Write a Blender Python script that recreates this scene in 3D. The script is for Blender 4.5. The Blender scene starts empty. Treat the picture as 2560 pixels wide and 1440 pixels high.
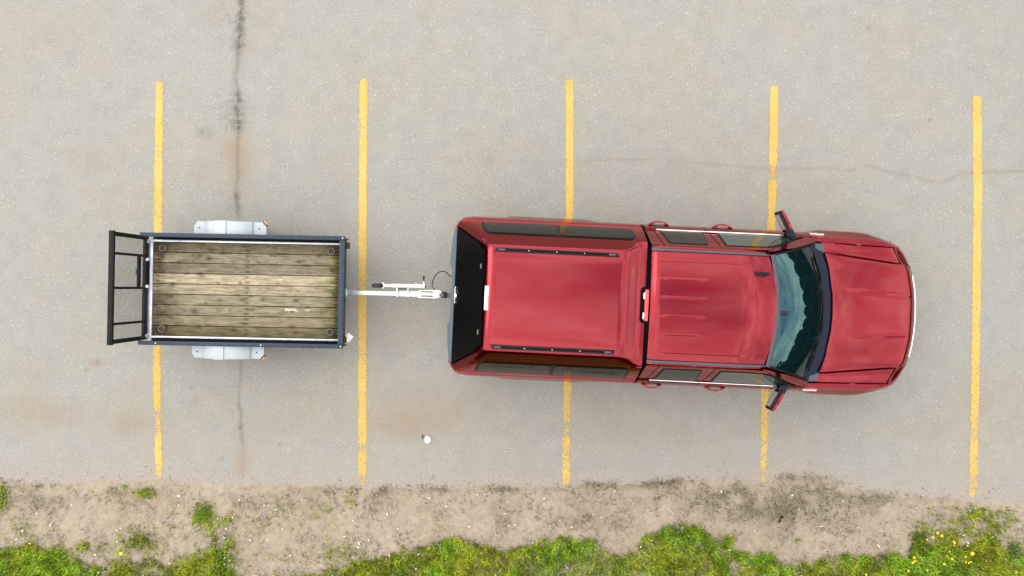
import bpy, bmesh, math, random
import numpy as np
from mathutils import Vector, Matrix
R = math.radians
random.seed(7)
rng = np.random.default_rng(11)
S = bpy.context.scene
C = S.collection

# ------------------------------------------------------------------ camera, sky, sun, exposure
cam_d = bpy.data.cameras.new('camera')
cam = bpy.data.objects.new('camera', cam_d)
C.objects.link(cam)
cam.location = (0, 0, 10.5)
cam.rotation_euler = (0, 0, 0)                      # straight down, top of the picture is +Y
cam_d.sensor_width = 36.0
cam_d.lens = 36.0 * (187 * 10.5) / 2560.0
cam_d.clip_end = 2000
S.camera = cam

SUN_EL, SUN_AZ = 52.0, 292.0                          # azimuth clockwise from +Y
w = bpy.data.worlds.new('World')
S.world = w
w.use_nodes = True
nt = w.node_tree
nt.nodes.clear()
def wn(t, **k):
    n = nt.nodes.new(t)
    for a, b in k.items(): setattr(n, a, b)
    return n
out = wn('ShaderNodeOutputWorld'); bg = wn('ShaderNodeBackground')
sky = wn('ShaderNodeTexSky', sky_type='NISHITA', sun_disc=False, sun_elevation=R(SUN_EL), sun_rotation=R(SUN_AZ))
tc = wn('ShaderNodeTexCoord')
mp = wn('ShaderNodeMapping'); mp.inputs['Scale'].default_value = (1, 1, 1.8)
nz = wn('ShaderNodeTexNoise'); nz.inputs['Scale'].default_value = 2.6; nz.inputs['Detail'].default_value = 6; nz.inputs['Distortion'].default_value = 0.5
rp = wn('ShaderNodeValToRGB'); rp.color_ramp.elements[0].position = 0.27; rp.color_ramp.elements[1].position = 0.50
nz2 = wn('ShaderNodeTexNoise'); nz2.inputs['Scale'].default_value = 9.0; nz2.inputs['Detail'].default_value = 8; nz2.inputs['Distortion'].default_value = 0.6
rp2 = wn('ShaderNodeValToRGB')
rp2.color_ramp.elements[0].position = 0.34; rp2.color_ramp.elements[0].color = (7.0, 6.98, 6.88, 1)
rp2.color_ramp.elements[1].position = 0.66; rp2.color_ramp.elements[1].color = (13.3, 13.2, 12.9, 1)
mx = wn('ShaderNodeMix', data_type='RGBA')
L = nt.links
L.new(tc.outputs['Generated'], mp.inputs['Vector'])
L.new(mp.outputs['Vector'], nz.inputs['Vector']); L.new(mp.outputs['Vector'], nz2.inputs['Vector'])
L.new(nz.outputs['Fac'], rp.inputs['Fac']); L.new(nz2.outputs['Fac'], rp2.inputs['Fac'])
L.new(rp.outputs['Color'], mx.inputs['Factor'])
L.new(sky.outputs['Color'], mx.inputs['A']); L.new(rp2.outputs['Color'], mx.inputs['B'])
L.new(mx.outputs['Result'], bg.inputs['Color'])
bg.inputs['Strength'].default_value = 0.12
L.new(bg.outputs['Background'], out.inputs['Surface'])

sd = bpy.data.lights.new('sun', 'SUN'); sd.energy = 0.5; sd.angle = R(36); sd.color = (1, 0.96, 0.9)
sun = bpy.data.objects.new('sun', sd); C.objects.link(sun)
sun.rotation_euler = (R(90 - SUN_EL), 0, R(180 - SUN_AZ))
sun.location = (0, 0, 30)
S.view_settings.view_transform = 'Standard'
S.view_settings.look = 'None'
S.view_settings.exposure = 1.09
S.view_settings.gamma = 1.0
S.view_settings.use_curve_mapping = False

# ------------------------------------------------------------------ helpers
def sstep(a, b, x):
    t = np.clip((np.asarray(x, float) - a) / (b - a), 0, 1)
    return t * t * (3 - 2 * t)
def lerp(a, b, t): return a + (b - a) * t

def vnoise(x, y, seed=0):
    x = np.asarray(x, float); y = np.asarray(y, float)
    xi = np.floor(x).astype(np.int64); yi = np.floor(y).astype(np.int64)
    fx = x - xi; fy = y - yi
    fx = fx * fx * (3 - 2 * fx); fy = fy * fy * (3 - 2 * fy)
    def h(a, b):
        n = (a * 374761393 + b * 668265263 + seed * 974634777) & 0xFFFFFFFF
        n = ((n ^ (n >> 13)) * 1274126177) & 0xFFFFFFFF
        return ((n ^ (n >> 16)) & 0xFFFF) / 65535.0
    return lerp(lerp(h(xi, yi), h(xi + 1, yi), fx), lerp(h(xi, yi + 1), h(xi + 1, yi + 1), fx), fy)
def fbm(x, y, seed=0, octs=4):
    s = 0; a = 0.5; t = 0
    for o in range(octs):
        s = s + a * vnoise(np.asarray(x) * 2 ** o, np.asarray(y) * 2 ** o, seed + o); t += a; a *= 0.5
    return s / t

def finish(ob, mat, parent=None, ang=32):
    me = ob.data
    if mat is not None:
        for m in (mat if isinstance(mat, (list, tuple)) else [mat]): me.materials.append(m)
    if ang is not None and len(me.polygons):
        me.polygons.foreach_set('use_smooth', [True] * len(me.polygons))
        me.set_sharp_from_angle(angle=R(ang))
    C.objects.link(ob)
    if parent is not None: ob.parent = parent
    return ob

class MB:
    """collects shapes into one mesh"""
    def __init__(s): s.bm = bmesh.new()
    def _merge(s, b, M=None):
        if M is not None: bmesh.ops.transform(b, matrix=M, verts=b.verts)
        me = bpy.data.meshes.new('t'); b.to_mesh(me); b.free(); s.bm.from_mesh(me); bpy.data.meshes.remove(me)
    def box(s, c, d, bev=0.0, rot=(0, 0, 0), seg=2):
        b = bmesh.new(); bmesh.ops.create_cube(b, size=1)
        bmesh.ops.scale(b, vec=d, verts=b.verts)
        if bev: bmesh.ops.bevel(b, geom=b.edges[:], offset=bev, segments=seg, affect='EDGES', profile=0.5)
        from mathutils import Euler
        s._merge(b, Matrix.Translation(c) @ Euler(rot).to_matrix().to_4x4()); return s
    def cyl(s, p, q, r, n=14, r2=None, bev=0):
        p = Vector(p); q = Vector(q); d = q - p
        b = bmesh.new(); bmesh.ops.create_cone(b, cap_ends=True, segments=n, radius1=r, radius2=r if r2 is None else r2, depth=d.length)
        if bev:
            ed = [e for e in b.edges if len(e.link_faces) == 2 and any(len(f.verts) > 4 for f in e.link_faces)]
            bmesh.ops.bevel(b, geom=ed, offset=bev, segments=2, affect='EDGES', profile=0.5)
        s._merge(b, Matrix.Translation((p + q) / 2) @ d.to_track_quat('Z', 'Y').to_matrix().to_4x4()); return s
    def tube(s, pts, r, n=8, closed=False):
        pts = [Vector(p) for p in pts]; N = len(pts); rings = []
        up = Vector((0, 0, 1))
        for i, p in enumerate(pts):
            a = pts[(i - 1) % N] if (closed or i) else p
            c = pts[(i + 1) % N] if (closed or i < N - 1) else p
            t = (c - a).normalized()
            x = t.cross(up)
            if x.length < 1e-3: x = t.cross(Vector((1, 0, 0)))
            x.normalize(); y = t.cross(x)
            rr = r[i] if isinstance(r, (list, tuple)) else r
            rings.append([s.bm.verts.new(p + (x * math.cos(k * 2 * math.pi / n) + y * math.sin(k * 2 * math.pi / n)) * rr) for k in range(n)])
        for i in range(N if closed else N - 1):
            A = rings[i]; B = rings[(i + 1) % N]
            for k in range(n): s.bm.faces.new((A[k], A[(k + 1) % n], B[(k + 1) % n], B[k]))
        if not closed:
            s.bm.faces.new(rings[0][::-1]); s.bm.faces.new(rings[-1])
        return s
    def grid(s, P, closed=False, cap0=False, cap1=False):
        """P[i][j] 3-D points"""
        vs = [[s.bm.verts.new(p) for p in row] for row in P]
        m = len(vs[0])
        for i in range(len(vs) - 1):
            for j in range(m if closed else m - 1):
                a = (vs[i][j], vs[i + 1][j], vs[i + 1][(j + 1) % m], vs[i][(j + 1) % m])
                try: s.bm.faces.new(a)
                except ValueError: pass
        if cap0: s.bm.faces.new(vs[0][::-1])
        if cap1: s.bm.faces.new(vs[-1])
        return s
    def prism(s, poly, z0, z1, bev=0.0, M=None):
        b = bmesh.new()
        lo = [b.verts.new((x, y, z0)) for x, y in poly]; hi = [b.verts.new((x, y, z1)) for x, y in poly]
        b.faces.new(lo[::-1]); b.faces.new(hi); n = len(poly)
        for i in range(n): b.faces.new((lo[i], lo[(i + 1) % n], hi[(i + 1) % n], hi[i]))
        bmesh.ops.recalc_face_normals(b, faces=b.faces)
        if bev: bmesh.ops.bevel(b, geom=b.edges[:], offset=bev, segments=2, affect='EDGES', profile=0.5)
        s._merge(b, M); return s
    def lathe(s, prof, n=40, axis='Y', c=(0, 0, 0)):
        P = []
        for k in range(n):
            a = 2 * math.pi * k / n
            P.append([(c[0] + r * math.cos(a), c[1] + h, c[2] + r * math.sin(a)) for r, h in prof])
        P.append(P[0])
        s.grid(P); bmesh.ops.remove_doubles(s.bm, verts=s.bm.verts, dist=1e-5); return s
    def build(s, name, mat, parent=None, ang=32, thick=0.0, weld=True):
        if weld: bmesh.ops.remove_doubles(s.bm, verts=s.bm.verts, dist=2e-5)
        bmesh.ops.recalc_face_normals(s.bm, faces=s.bm.faces)
        me = bpy.data.meshes.new(name); s.bm.to_mesh(me); s.bm.free()
        ob = bpy.data.objects.new(name, me)
        return finish(ob, mat, parent, ang)

def tag(o, label=None, cat=None, group=None, kind=None):
    if label: o['label'] = label
    if cat: o['category'] = cat
    if group: o['group'] = group
    if kind: o['kind'] = kind
    return o
def empty(name, loc, rz=0):
    o = bpy.data.objects.new(name, None); o.empty_display_size = 0.2
    o.location = loc; o.rotation_euler = (0, 0, rz); C.objects.link(o); return o

# ------------------------------------------------------------------ materials
def mat(name, col=(0.5, 0.5, 0.5), rough=0.5, metal=0.0, coat=0.0, spec=0.5, ior=1.5, coat_rough=0.03, noise=0.0, nscale=20.0, bump=0.0, bscale=60.0):
    m = bpy.data.materials.new(name); m.use_nodes = True
    n = m.node_tree.nodes; l = m.node_tree.links; p = n['Principled BSDF']
    p.inputs['Base Color'].default_value = (*col, 1); p.inputs['Roughness'].default_value = rough
    p.inputs['Metallic'].default_value = metal; p.inputs['Coat Weight'].default_value = coat
    p.inputs['Coat Roughness'].default_value = coat_rough
    p.inputs['Specular IOR Level'].default_value = spec; p.inputs['IOR'].default_value = ior
    if noise or bump:
        t = n.new('ShaderNodeTexCoord')
    if noise:
        a = n.new('ShaderNodeTexNoise'); a.inputs['Scale'].default_value = nscale; a.inputs['Detail'].default_value = 6
        l.new(t.outputs['Object'], a.inputs['Vector'])
        r = n.new('ShaderNodeMapRange'); r.inputs['From Min'].default_value = 0.3; r.inputs['From Max'].default_value = 0.7
        r.inputs['To Min'].default_value = 1 - noise; r.inputs['To Max'].default_value = 1 + noise
        l.new(a.outputs['Fac'], r.inputs['Value'])
        h = n.new('ShaderNodeMix'); h.data_type = 'RGBA'; h.blend_type = 'MULTIPLY'; h.inputs['Factor'].default_value = 1
        h.inputs['A'].default_value = (*col, 1); l.new(r.outputs['Result'], h.inputs['B']); l.new(h.outputs['Result'], p.inputs['Base Color'])
        rr = n.new('ShaderNodeMapRange'); rr.inputs['To Min'].default_value = max(0.02, rough - 0.12); rr.inputs['To Max'].default_value = min(1, rough + 0.12)
        l.new(a.outputs['Fac'], rr.inputs['Value']); l.new(rr.outputs['Result'], p.inputs['Roughness'])
    if bump:
        a = n.new('ShaderNodeTexNoise'); a.inputs['Scale'].default_value = bscale; a.inputs['Detail'].default_value = 4
        l.new(t.outputs['Object'], a.inputs['Vector'])
        b = n.new('ShaderNodeBump'); b.inputs['Strength'].default_value = bump; b.inputs['Distance'].default_value = 0.01
        l.new(a.outputs['Fac'], b.inputs['Height']); l.new(b.outputs['Normal'], p.inputs['Normal'])
    return m

class NT:
    """small node-building helper for the ground materials"""
    def __init__(s, m):
        s.n = m.node_tree.nodes; s.l = m.node_tree.links
    def new(s, t, **k):
        q = s.n.new(t)
        for a, b in k.items(): setattr(q, a, b)
        return q
    def noise(s, vec, scale, detail=3, rough=0.5):
        q = s.new('ShaderNodeTexNoise'); q.inputs['Scale'].default_value = scale; q.inputs['Detail'].default_value = detail
        q.inputs['Roughness'].default_value = rough; s.l.new(vec, q.inputs['Vector']); return q.outputs['Fac']
    def rng(s, v, a, b, c=0.0, d=1.0):
        q = s.new('ShaderNodeMapRange'); q.inputs['From Min'].default_value = a; q.inputs['From Max'].default_value = b
        q.inputs['To Min'].default_value = c; q.inputs['To Max'].default_value = d; s.l.new(v, q.inputs['Value']); return q.outputs['Result']
    def mix(s, f, a, b, mode='MIX'):
        q = s.new('ShaderNodeMix', data_type='RGBA', blend_type=mode)
        for v, i in ((f, 'Factor'), (a, 'A'), (b, 'B')):
            if isinstance(v, (int, float)): q.inputs[i].default_value = v
            elif isinstance(v, tuple): q.inputs[i].default_value = (*v, 1)
            else: s.l.new(v, q.inputs[i])
        return q.outputs['Result']
    def math(s, op, a, b=None):
        q = s.new('ShaderNodeMath', operation=op)
        for i, v in enumerate((a, b)):
            if v is None: continue
            if isinstance(v, (int, float)): q.inputs[i].default_value = v
            else: s.l.new(v, q.inputs[i])
        return q.outputs[0]

M = {}
M['paint'] = mat('red_paint', (0.215, 0.003, 0.010), 0.21, 0.94, coat=0.68, noise=0.05, nscale=900, coat_rough=0.02)
M['paint'].node_tree.nodes['Principled BSDF'].inputs['Specular Tint'].default_value = (1.0, 0.22, 0.16, 1)
M['dark_paint'] = mat('underbody_black', (0.003, 0.003, 0.003), 0.8, spec=0.05)
M['rubber'] = mat('rubber', (0.012, 0.012, 0.013), 0.65, bump=0.2)
M['plastic'] = mat('black_plastic', (0.006, 0.006, 0.008), 0.42, spec=0.22, noise=0.15, nscale=60)
M['grey_plastic'] = mat('grey_plastic', (0.045, 0.05, 0.065), 0.45, noise=0.12, nscale=40)
M['navy_plastic'] = mat('navy_plastic', (0.004, 0.005, 0.018), 0.35, spec=0.22, noise=0.15, nscale=40)
M['bumper_top'] = mat('bumper_step_pad', (0.05, 0.075, 0.10), 0.5, noise=0.25, nscale=50)
M['chrome'] = mat('chrome', (0.85, 0.85, 0.86), 0.08, 1.0)
M['white'] = mat('white_lens', (0.85, 0.85, 0.84), 0.25, coat=0.6)
M['redlens'] = mat('red_lens', (0.75, 0.03, 0.012), 0.2, coat=1.0)
M['amber'] = mat('amber_lens', (0.8, 0.25, 0.01), 0.2, coat=1.0)
M['clear'] = mat('headlight_glass', (0.5, 0.52, 0.55), 0.1, 0.3, coat=1.0)
M['black_glass'] = mat('rear_black_glass', (0.002, 0.002, 0.002), 0.25, spec=0.05)
M['privacy'] = mat('tinted_glass', (0.005, 0.004, 0.002), 0.03, spec=0.27)
M['doorglass'] = mat('door_glass', (0.03, 0.04, 0.033), 0.015, spec=0.8, ior=1.6)
M['windshield'] = mat('windshield_glass', (0.002, 0.008, 0.010), 0.012, spec=0.85, ior=1.7, coat=0.15, coat_rough=0.008)
M['windshield'].node_tree.nodes['Principled BSDF'].inputs['Specular Tint'].default_value = (0.10, 0.62, 0.67, 1)
M['galv'] = mat('galvanised_steel', (0.60, 0.63, 0.65), 0.42, 0.75, noise=0.18, nscale=35)
M['whitesteel'] = mat('white_zinc', (0.80, 0.80, 0.79), 0.35, 0.25, noise=0.1, nscale=30)
M['fender'] = mat('silver_plastic', (0.34, 0.37, 0.392), 0.38, 0.0, noise=0.05, nscale=15)
M['navy'] = mat('navy_steel', (0.017, 0.027, 0.050), 0.5, 0.0, spec=0.35, noise=0.35, nscale=25, bump=0.15, bscale=200)
M['gateblack'] = mat('black_steel', (0.005, 0.005, 0.007), 0.6, spec=0.2, noise=0.3, nscale=25)
M['rust'] = mat('rusty_steel', (0.07, 0.035, 0.018), 0.85, noise=0.5, nscale=60)
M['ring'] = mat('worn_ring', (0.22, 0.20, 0.17), 0.5, 0.7, noise=0.3, nscale=60)
M['bolt'] = mat('bolt', (0.7, 0.7, 0.7), 0.3, 0.8)
M['stem'] = mat('stem', (0.12, 0.2, 0.03), 0.7)
M['petal'] = mat('yellow_petal', (0.85, 0.62, 0.01), 0.6, noise=0.12, nscale=200)
M['paper'] = mat('white_scrap', (0.8, 0.8, 0.77), 0.8, noise=0.08, nscale=60)
M['fleck'] = mat('pale_fleck', (0.78, 0.74, 0.66), 0.8)
M['stone'] = mat('loose_stone', (0.30, 0.265, 0.225), 0.9, noise=0.5, nscale=9)
M['twig'] = mat('pale_twig', (0.55, 0.47, 0.36), 0.8, noise=0.2, nscale=80)
M['brown'] = mat('dark_brown_bark', (0.06, 0.03, 0.012), 0.85, noise=0.4, nscale=90, bump=0.4)

def attr_leaf(name, rough=0.6, trans=0.0):
    m = bpy.data.materials.new(name); m.use_nodes = True; k = NT(m); p = k.n['Principled BSDF']
    a = k.new('ShaderNodeAttribute', attribute_name='tint'); k.l.new(a.outputs['Color'], p.inputs['Base Color'])
    p.inputs['Roughness'].default_value = rough; p.inputs['Specular IOR Level'].default_value = 0.06
    return m
M['blade'] = attr_leaf('grass_blades'); M['leaf'] = attr_leaf('tree_leaves', 0.7); M['dry'] = attr_leaf('dry_grass', 0.85)

# asphalt ----------------------------------------------------------
def asphalt_mat():
    m = bpy.data.materials.new('asphalt'); m.use_nodes = True; k = NT(m); p = k.n['Principled BSDF']
    t = k.new('ShaderNodeTexCoord').outputs['Object']
    at = k.new('ShaderNodeAttribute', attribute_name='mask'); sp = k.new('ShaderNodeSeparateColor'); k.l.new(at.outputs['Color'], sp.inputs['Color'])
    low = k.noise(t, 0.55, 5, 0.6); mid = k.noise(t, 4.0, 4, 0.6)
    c = k.mix(k.rng(low, 0.35, 0.65), (0.262, 0.243, 0.207), (0.256, 0.249, 0.230))
    c = k.mix(1.0, c, k.mix(k.rng(mid, 0.3, 0.7), (0.93, 0.933, 0.94), (1.05, 1.047, 1.04)), 'MULTIPLY')
    mot = k.noise(t, 1.5, 5, 0.65)
    c = k.mix(k.rng(mot, 0.52, 0.70, 0.0, 0.55), c, (0.268, 0.245, 0.190))
    mot2 = k.noise(t, 0.9, 6, 0.7)
    c = k.mix(k.rng(mot2, 0.40, 0.28, 0.0, 0.5), c, (0.215, 0.205, 0.190))
    # stone speckle
    f1 = k.noise(t, 46, 4, 0.7); f2 = k.noise(t, 190, 2, 0.6)
    sp1 = k.rng(f1, 0.30, 0.70, 0.80, 1.20); sp2 = k.rng(f2, 0.30, 0.70, 0.82, 1.18)
    c = k.mix(1.0, c, k.mix(1.0, sp1, sp2, 'MULTIPLY'), 'MULTIPLY')
    vo = k.new('ShaderNodeTexVoronoi'); vo.inputs['Scale'].default_value = 46; k.l.new(t, vo.inputs['Vector'])
    sc = k.new('ShaderNodeSeparateColor'); k.l.new(vo.outputs['Color'], sc.inputs['Color'])
    chip = k.math('MULTIPLY', k.math('GREATER_THAN', sc.outputs[0], 0.955), k.math('LESS_THAN', vo.outputs['Distance'], 0.36))
    c = k.mix(k.math('MULTIPLY', chip, 0.38), c, (0.60, 0.58, 0.54))
    dchip = k.math('MULTIPLY', k.math('LESS_THAN', sc.outputs[0], 0.07), k.math('LESS_THAN', vo.outputs['Distance'], 0.22))
    c = k.mix(k.math('MULTIPLY', dchip, 0.6), c, (0.09, 0.085, 0.08))
    # stains that lie on the surface
    c = k.mix(k.math('MULTIPLY', sp.outputs[1], k.rng(f2, 0.3, 0.7, 0.8, 1.25)), c, (0.245, 0.193, 0.145))
    grain = k.rng(f1, 0.40, 0.56, 0.35, 1.0)
    c = k.mix(k.math('MULTIPLY', sp.outputs[0], grain), c, (0.055, 0.06, 0.042))
    dust = k.mix(k.rng(k.noise(t, 30, 4), 0.3, 0.7), (0.245, 0.21, 0.18), (0.315, 0.275, 0.24))
    c = k.mix(sp.outputs[2], c, dust)
    k.l.new(c, p.inputs['Base Color']); p.inputs['Roughness'].default_value = 0.9; p.inputs['Specular IOR Level'].default_value = 0.2
    b = k.new('ShaderNodeBump'); b.inputs['Strength'].default_value = 0.45; b.inputs['Distance'].default_value = 0.006
    k.l.new(f1, b.inputs['Height']); k.l.new(b.outputs['Normal'], p.inputs['Normal'])
    return m
M['asphalt'] = asphalt_mat()

def line_mat():
    m = bpy.data.materials.new('yellow_line_paint'); m.use_nodes = True; k = NT(m); p = k.n['Principled BSDF']
    t = k.new('ShaderNodeTexCoord').outputs['Object']
    at = k.new('ShaderNodeAttribute', attribute_name='wear').outputs['Fac']
    f1 = k.noise(t, 55, 4, 0.7); lo = k.noise(t, 2.2, 3); f2 = k.noise(t, 150, 2)
    c = k.mix(k.rng(lo, 0.35, 0.65), (0.525, 0.325, 0.066), (0.565, 0.375, 0.098))
    c = k.mix(1.0, c, k.rng(f2, 0.3, 0.7, 0.86, 1.12), 'MULTIPLY')
    c = k.mix(k.math('MULTIPLY', at, 0.25), c, (0.5, 0.38, 0.19))
    k.l.new(c, p.inputs['Base Color']); p.inputs['Roughness'].default_value = 0.75; p.inputs['Specular IOR Level'].default_value = 0.25
    # chipped away where the stone has worn through
    thr = k.rng(at, 0.0, 1.0, 0.345, 0.60)
    hole = k.math('LESS_THAN', f1, thr)
    tr = k.new('ShaderNodeBsdfTransparent'); ms = k.new('ShaderNodeMixShader')
    k.l.new(hole, ms.inputs[0]); k.l.new(p.outputs[0], ms.inputs[1]); k.l.new(tr.outputs[0], ms.inputs[2])
    k.l.new(ms.outputs[0], k.n['Material Output'].inputs['Surface'])
    return m
M['line'] = line_mat()

def dirt_mat():
    m = bpy.data.materials.new('dry_dirt'); m.use_nodes = True; k = NT(m); p = k.n['Principled BSDF']
    t = k.new('ShaderNodeTexCoord').outputs['Object']
    at = k.new('ShaderNodeAttribute', attribute_name='mask'); sp = k.new('ShaderNodeSeparateColor'); k.l.new(at.outputs['Color'], sp.inputs['Color'])
    lo = k.noise(t, 1.3, 5, 0.6); md = k.noise(t, 14, 5, 0.65); hi = k.noise(t, 85, 3, 0.6)
    c = k.mix(k.rng(lo, 0.35, 0.65), (0.272, 0.218, 0.162), (0.322, 0.264, 0.204))
    c = k.mix(1.0, c, k.rng(md, 0.3, 0.7, 0.80, 1.16), 'MULTIPLY')
    c = k.mix(1.0, c, k.rng(hi, 0.3, 0.7, 0.82, 1.16), 'MULTIPLY')
    c = k.mix(k.math('MULTIPLY', sp.outputs[0], k.rng(md, 0.35, 0.6, 0.25, 1.0)), c, (0.10, 0.082, 0.055))
    c = k.mix(k.math('MULTIPLY', sp.outputs[1], 0.97), c, k.mix(k.rng(md, 0.35, 0.65), (0.03, 0.055, 0.003), (0.085, 0.10, 0.008)))
    k.l.new(c, p.inputs['Base Color']); p.inputs['Roughness'].default_value = 0.95; p.inputs['Specular IOR Level'].default_value = 0.1
    b = k.new('ShaderNodeBump'); b.inputs['Strength'].default_value = 0.7; b.inputs['Distance'].default_value = 0.012
    k.l.new(k.math('ADD', md, k.math('MULTIPLY', hi, 0.4)), b.inputs['Height']); k.l.new(b.outputs['Normal'], p.inputs['Normal'])
    return m
M['dirt'] = dirt_mat()

def meadow_mat():
    m = bpy.data.materials.new('far_meadow'); m.use_nodes = True; k = NT(m); p = k.n['Principled BSDF']
    t = k.new('ShaderNodeTexCoord').outputs['Object']
    c = k.mix(k.rng(k.noise(t, 0.4, 6, 0.6), 0.35, 0.65), (0.06, 0.10, 0.015), (0.13, 0.15, 0.03))
    c = k.mix(1.0, c, k.rng(k.noise(t, 18, 4), 0.3, 0.7, 0.7, 1.25), 'MULTIPLY')
    k.l.new(c, p.inputs['Base Color']); p.inputs['Roughness'].default_value = 0.9
    return m
M['meadow'] = meadow_mat()

def wood_mat():
    m = bpy.data.materials.new('weathered_planks'); m.use_nodes = True; k = NT(m); p = k.n['Principled BSDF']
    t = k.new('ShaderNodeTexCoord').outputs['Object']
    at = k.new('ShaderNodeAttribute', attribute_name='tint')
    mpn = k.new('ShaderNodeMapping'); mpn.inputs['Scale'].default_value = (1.0, 16.0, 1.0); k.l.new(t, mpn.inputs['Vector'])
    sm = k.new('ShaderNodeMapping'); sm.inputs['Scale'].default_value = (2.2, 9.0, 1.0); k.l.new(t, sm.inputs['Vector'])
    g1 = k.noise(mpn.outputs[0], 5.0, 6, 0.65); g2 = k.noise(sm.outputs[0], 2.2, 5, 0.65); g3 = k.noise(mpn.outputs[0], 22, 3)
    c = k.mix(1.0, at.outputs['Color'], k.rng(g1, 0.30, 0.70, 0.52, 1.38), 'MULTIPLY')
    c = k.mix(1.0, c, k.rng(g2, 0.3, 0.7, 0.62, 1.22), 'MULTIPLY')
    c = k.mix(1.0, c, k.rng(g3, 0.3, 0.7, 0.85, 1.12), 'MULTIPLY')
    vo = k.new('ShaderNodeTexVoronoi'); vo.inputs['Scale'].default_value = 3.2
    kn = k.new('ShaderNodeMapping'); kn.inputs['Scale'].default_value = (1.0, 2.1, 1.0); k.l.new(t, kn.inputs['Vector']); k.l.new(kn.outputs[0], vo.inputs['Vector'])
    knot = k.math('MULTIPLY', k.rng(vo.outputs['Distance'], 0.16, 0.03), k.rng(g1, 0.35, 0.6, 0.4, 1.0))
    c = k.mix(k.math('MULTIPLY', knot, 0.9), c, (0.045, 0.03, 0.015))
    crk = k.noise(mpn.outputs[0], 9.0, 2)
    c = k.mix(k.math('MULTIPLY', k.rng(crk, 0.335, 0.29), 0.7), c, (0.03, 0.022, 0.012))
    k.l.new(c, p.inputs['Base Color']); p.inputs['Roughness'].default_value = 0.85; p.inputs['Specular IOR Level'].default_value = 0.2
    b = k.new('ShaderNodeBump'); b.inputs['Strength'].default_value = 0.4; b.inputs['Distance'].default_value = 0.006
    k.l.new(g1, b.inputs['Height']); k.l.new(b.outputs['Normal'], p.inputs['Normal'])
    return m
M['wood'] = wood_mat()

# ------------------------------------------------------------------ ground
SC = 187.0                                            # survey sheet units per metre (the plan the stains were measured on)
def sheet(name, xs, ys, zfun, attr, material):
    X, Y = np.meshgrid(xs, ys); Z = zfun(X, Y)
    ny, nx = X.shape
    co = np.stack([X, Y, Z], -1).reshape(-1, 3)
    idx = np.arange(nx * ny).reshape(ny, nx)
    q = np.stack([idx[:-1, :-1], idx[:-1, 1:], idx[1:, 1:], idx[1:, :-1]], -1).reshape(-1, 4)
    me = raw_mesh(name, co, q, 4)
    if attr is not None:
        a = attr(X, Y).reshape(-1, 3)
        ca = me.color_attributes.new('mask', 'FLOAT_COLOR', 'POINT')
        ca.data.foreach_set('color', np.concatenate([a, np.ones((len(a), 1))], 1).astype(np.float32).ravel())
    ob = bpy.data.objects.new(name, me); me.materials.append(material); C.objects.link(ob)
    me.polygons.foreach_set('use_smooth', [True] * len(me.polygons))
    return ob
def raw_mesh(name, co, faces, n):
    me = bpy.data.meshes.new(name)
    me.vertices.add(len(co)); me.vertices.foreach_set('co', np.asarray(co, np.float32).ravel())
    f = np.asarray(faces, np.int32)
    me.loops.add(f.size); me.loops.foreach_set('vertex_index', f.ravel())
    me.polygons.add(len(f)); me.polygons.foreach_set('loop_start', np.arange(0, f.size, n, dtype=np.int32))
    me.update(calc_edges=True); me.validate(); return me
def axis(lo, hi, step, far):
    a = np.arange(lo, hi + 1e-6, step)
    return np.concatenate([[-far + lo, lo - 12, lo - 3], a, [hi + 3, hi + 12, hi + far]])

# edge where the asphalt breaks off into dirt (plan measure)
EDGE = np.array([(-400, 1200), (0, 1192), (60, 1204), (140, 1204), (260, 1197), (400, 1200), (600, 1206), (760, 1212), (905, 1216), (1100, 1216), (1300, 1213), (1430, 1216), (1455, 1206), (1485, 1200), (1520, 1210), (1600, 1208), (1690, 1198), (1740, 1193), (1850, 1196), (1900, 1203), (1950, 1190), (1990, 1182), (2050, 1184), (2110, 1206), (2160, 1226), (2250, 1231), (2330, 1240), (2430, 1244), (2560, 1254), (3000, 1260)], float)
TURF = np.array([(-400, 1350), (0, 1362), (70, 1362), (150, 1374), (220, 1398), (300, 1418), (420, 1412), (560, 1400), (620, 1440), (700, 1440), (860, 1418), (960, 1388), (1080, 1354), (1150, 1347), (1250, 1362), (1400, 1356), (1500, 1362), (1590, 1366), (1605, 1336), (1650, 1316), (1700, 1296), (1750, 1312), (1775, 1348), (1800, 1374), (1850, 1366), (1885, 1382), (1925, 1376), (1940, 1400), (2000, 1396), (2150, 1386), (2265, 1384), (2285, 1342), (2330, 1350), (2400, 1345), (2470, 1350), (2530, 1378), (2570, 1384), (3000, 1380)], float)
def edge_y(x): return -(np.interp(1280 + SC * x, EDGE[:, 0], EDGE[:, 1]) - 720) / SC
def turf_y(x): return -(np.interp(1280 + SC * x, TURF[:, 0], TURF[:, 1]) - 720) / SC

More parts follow.
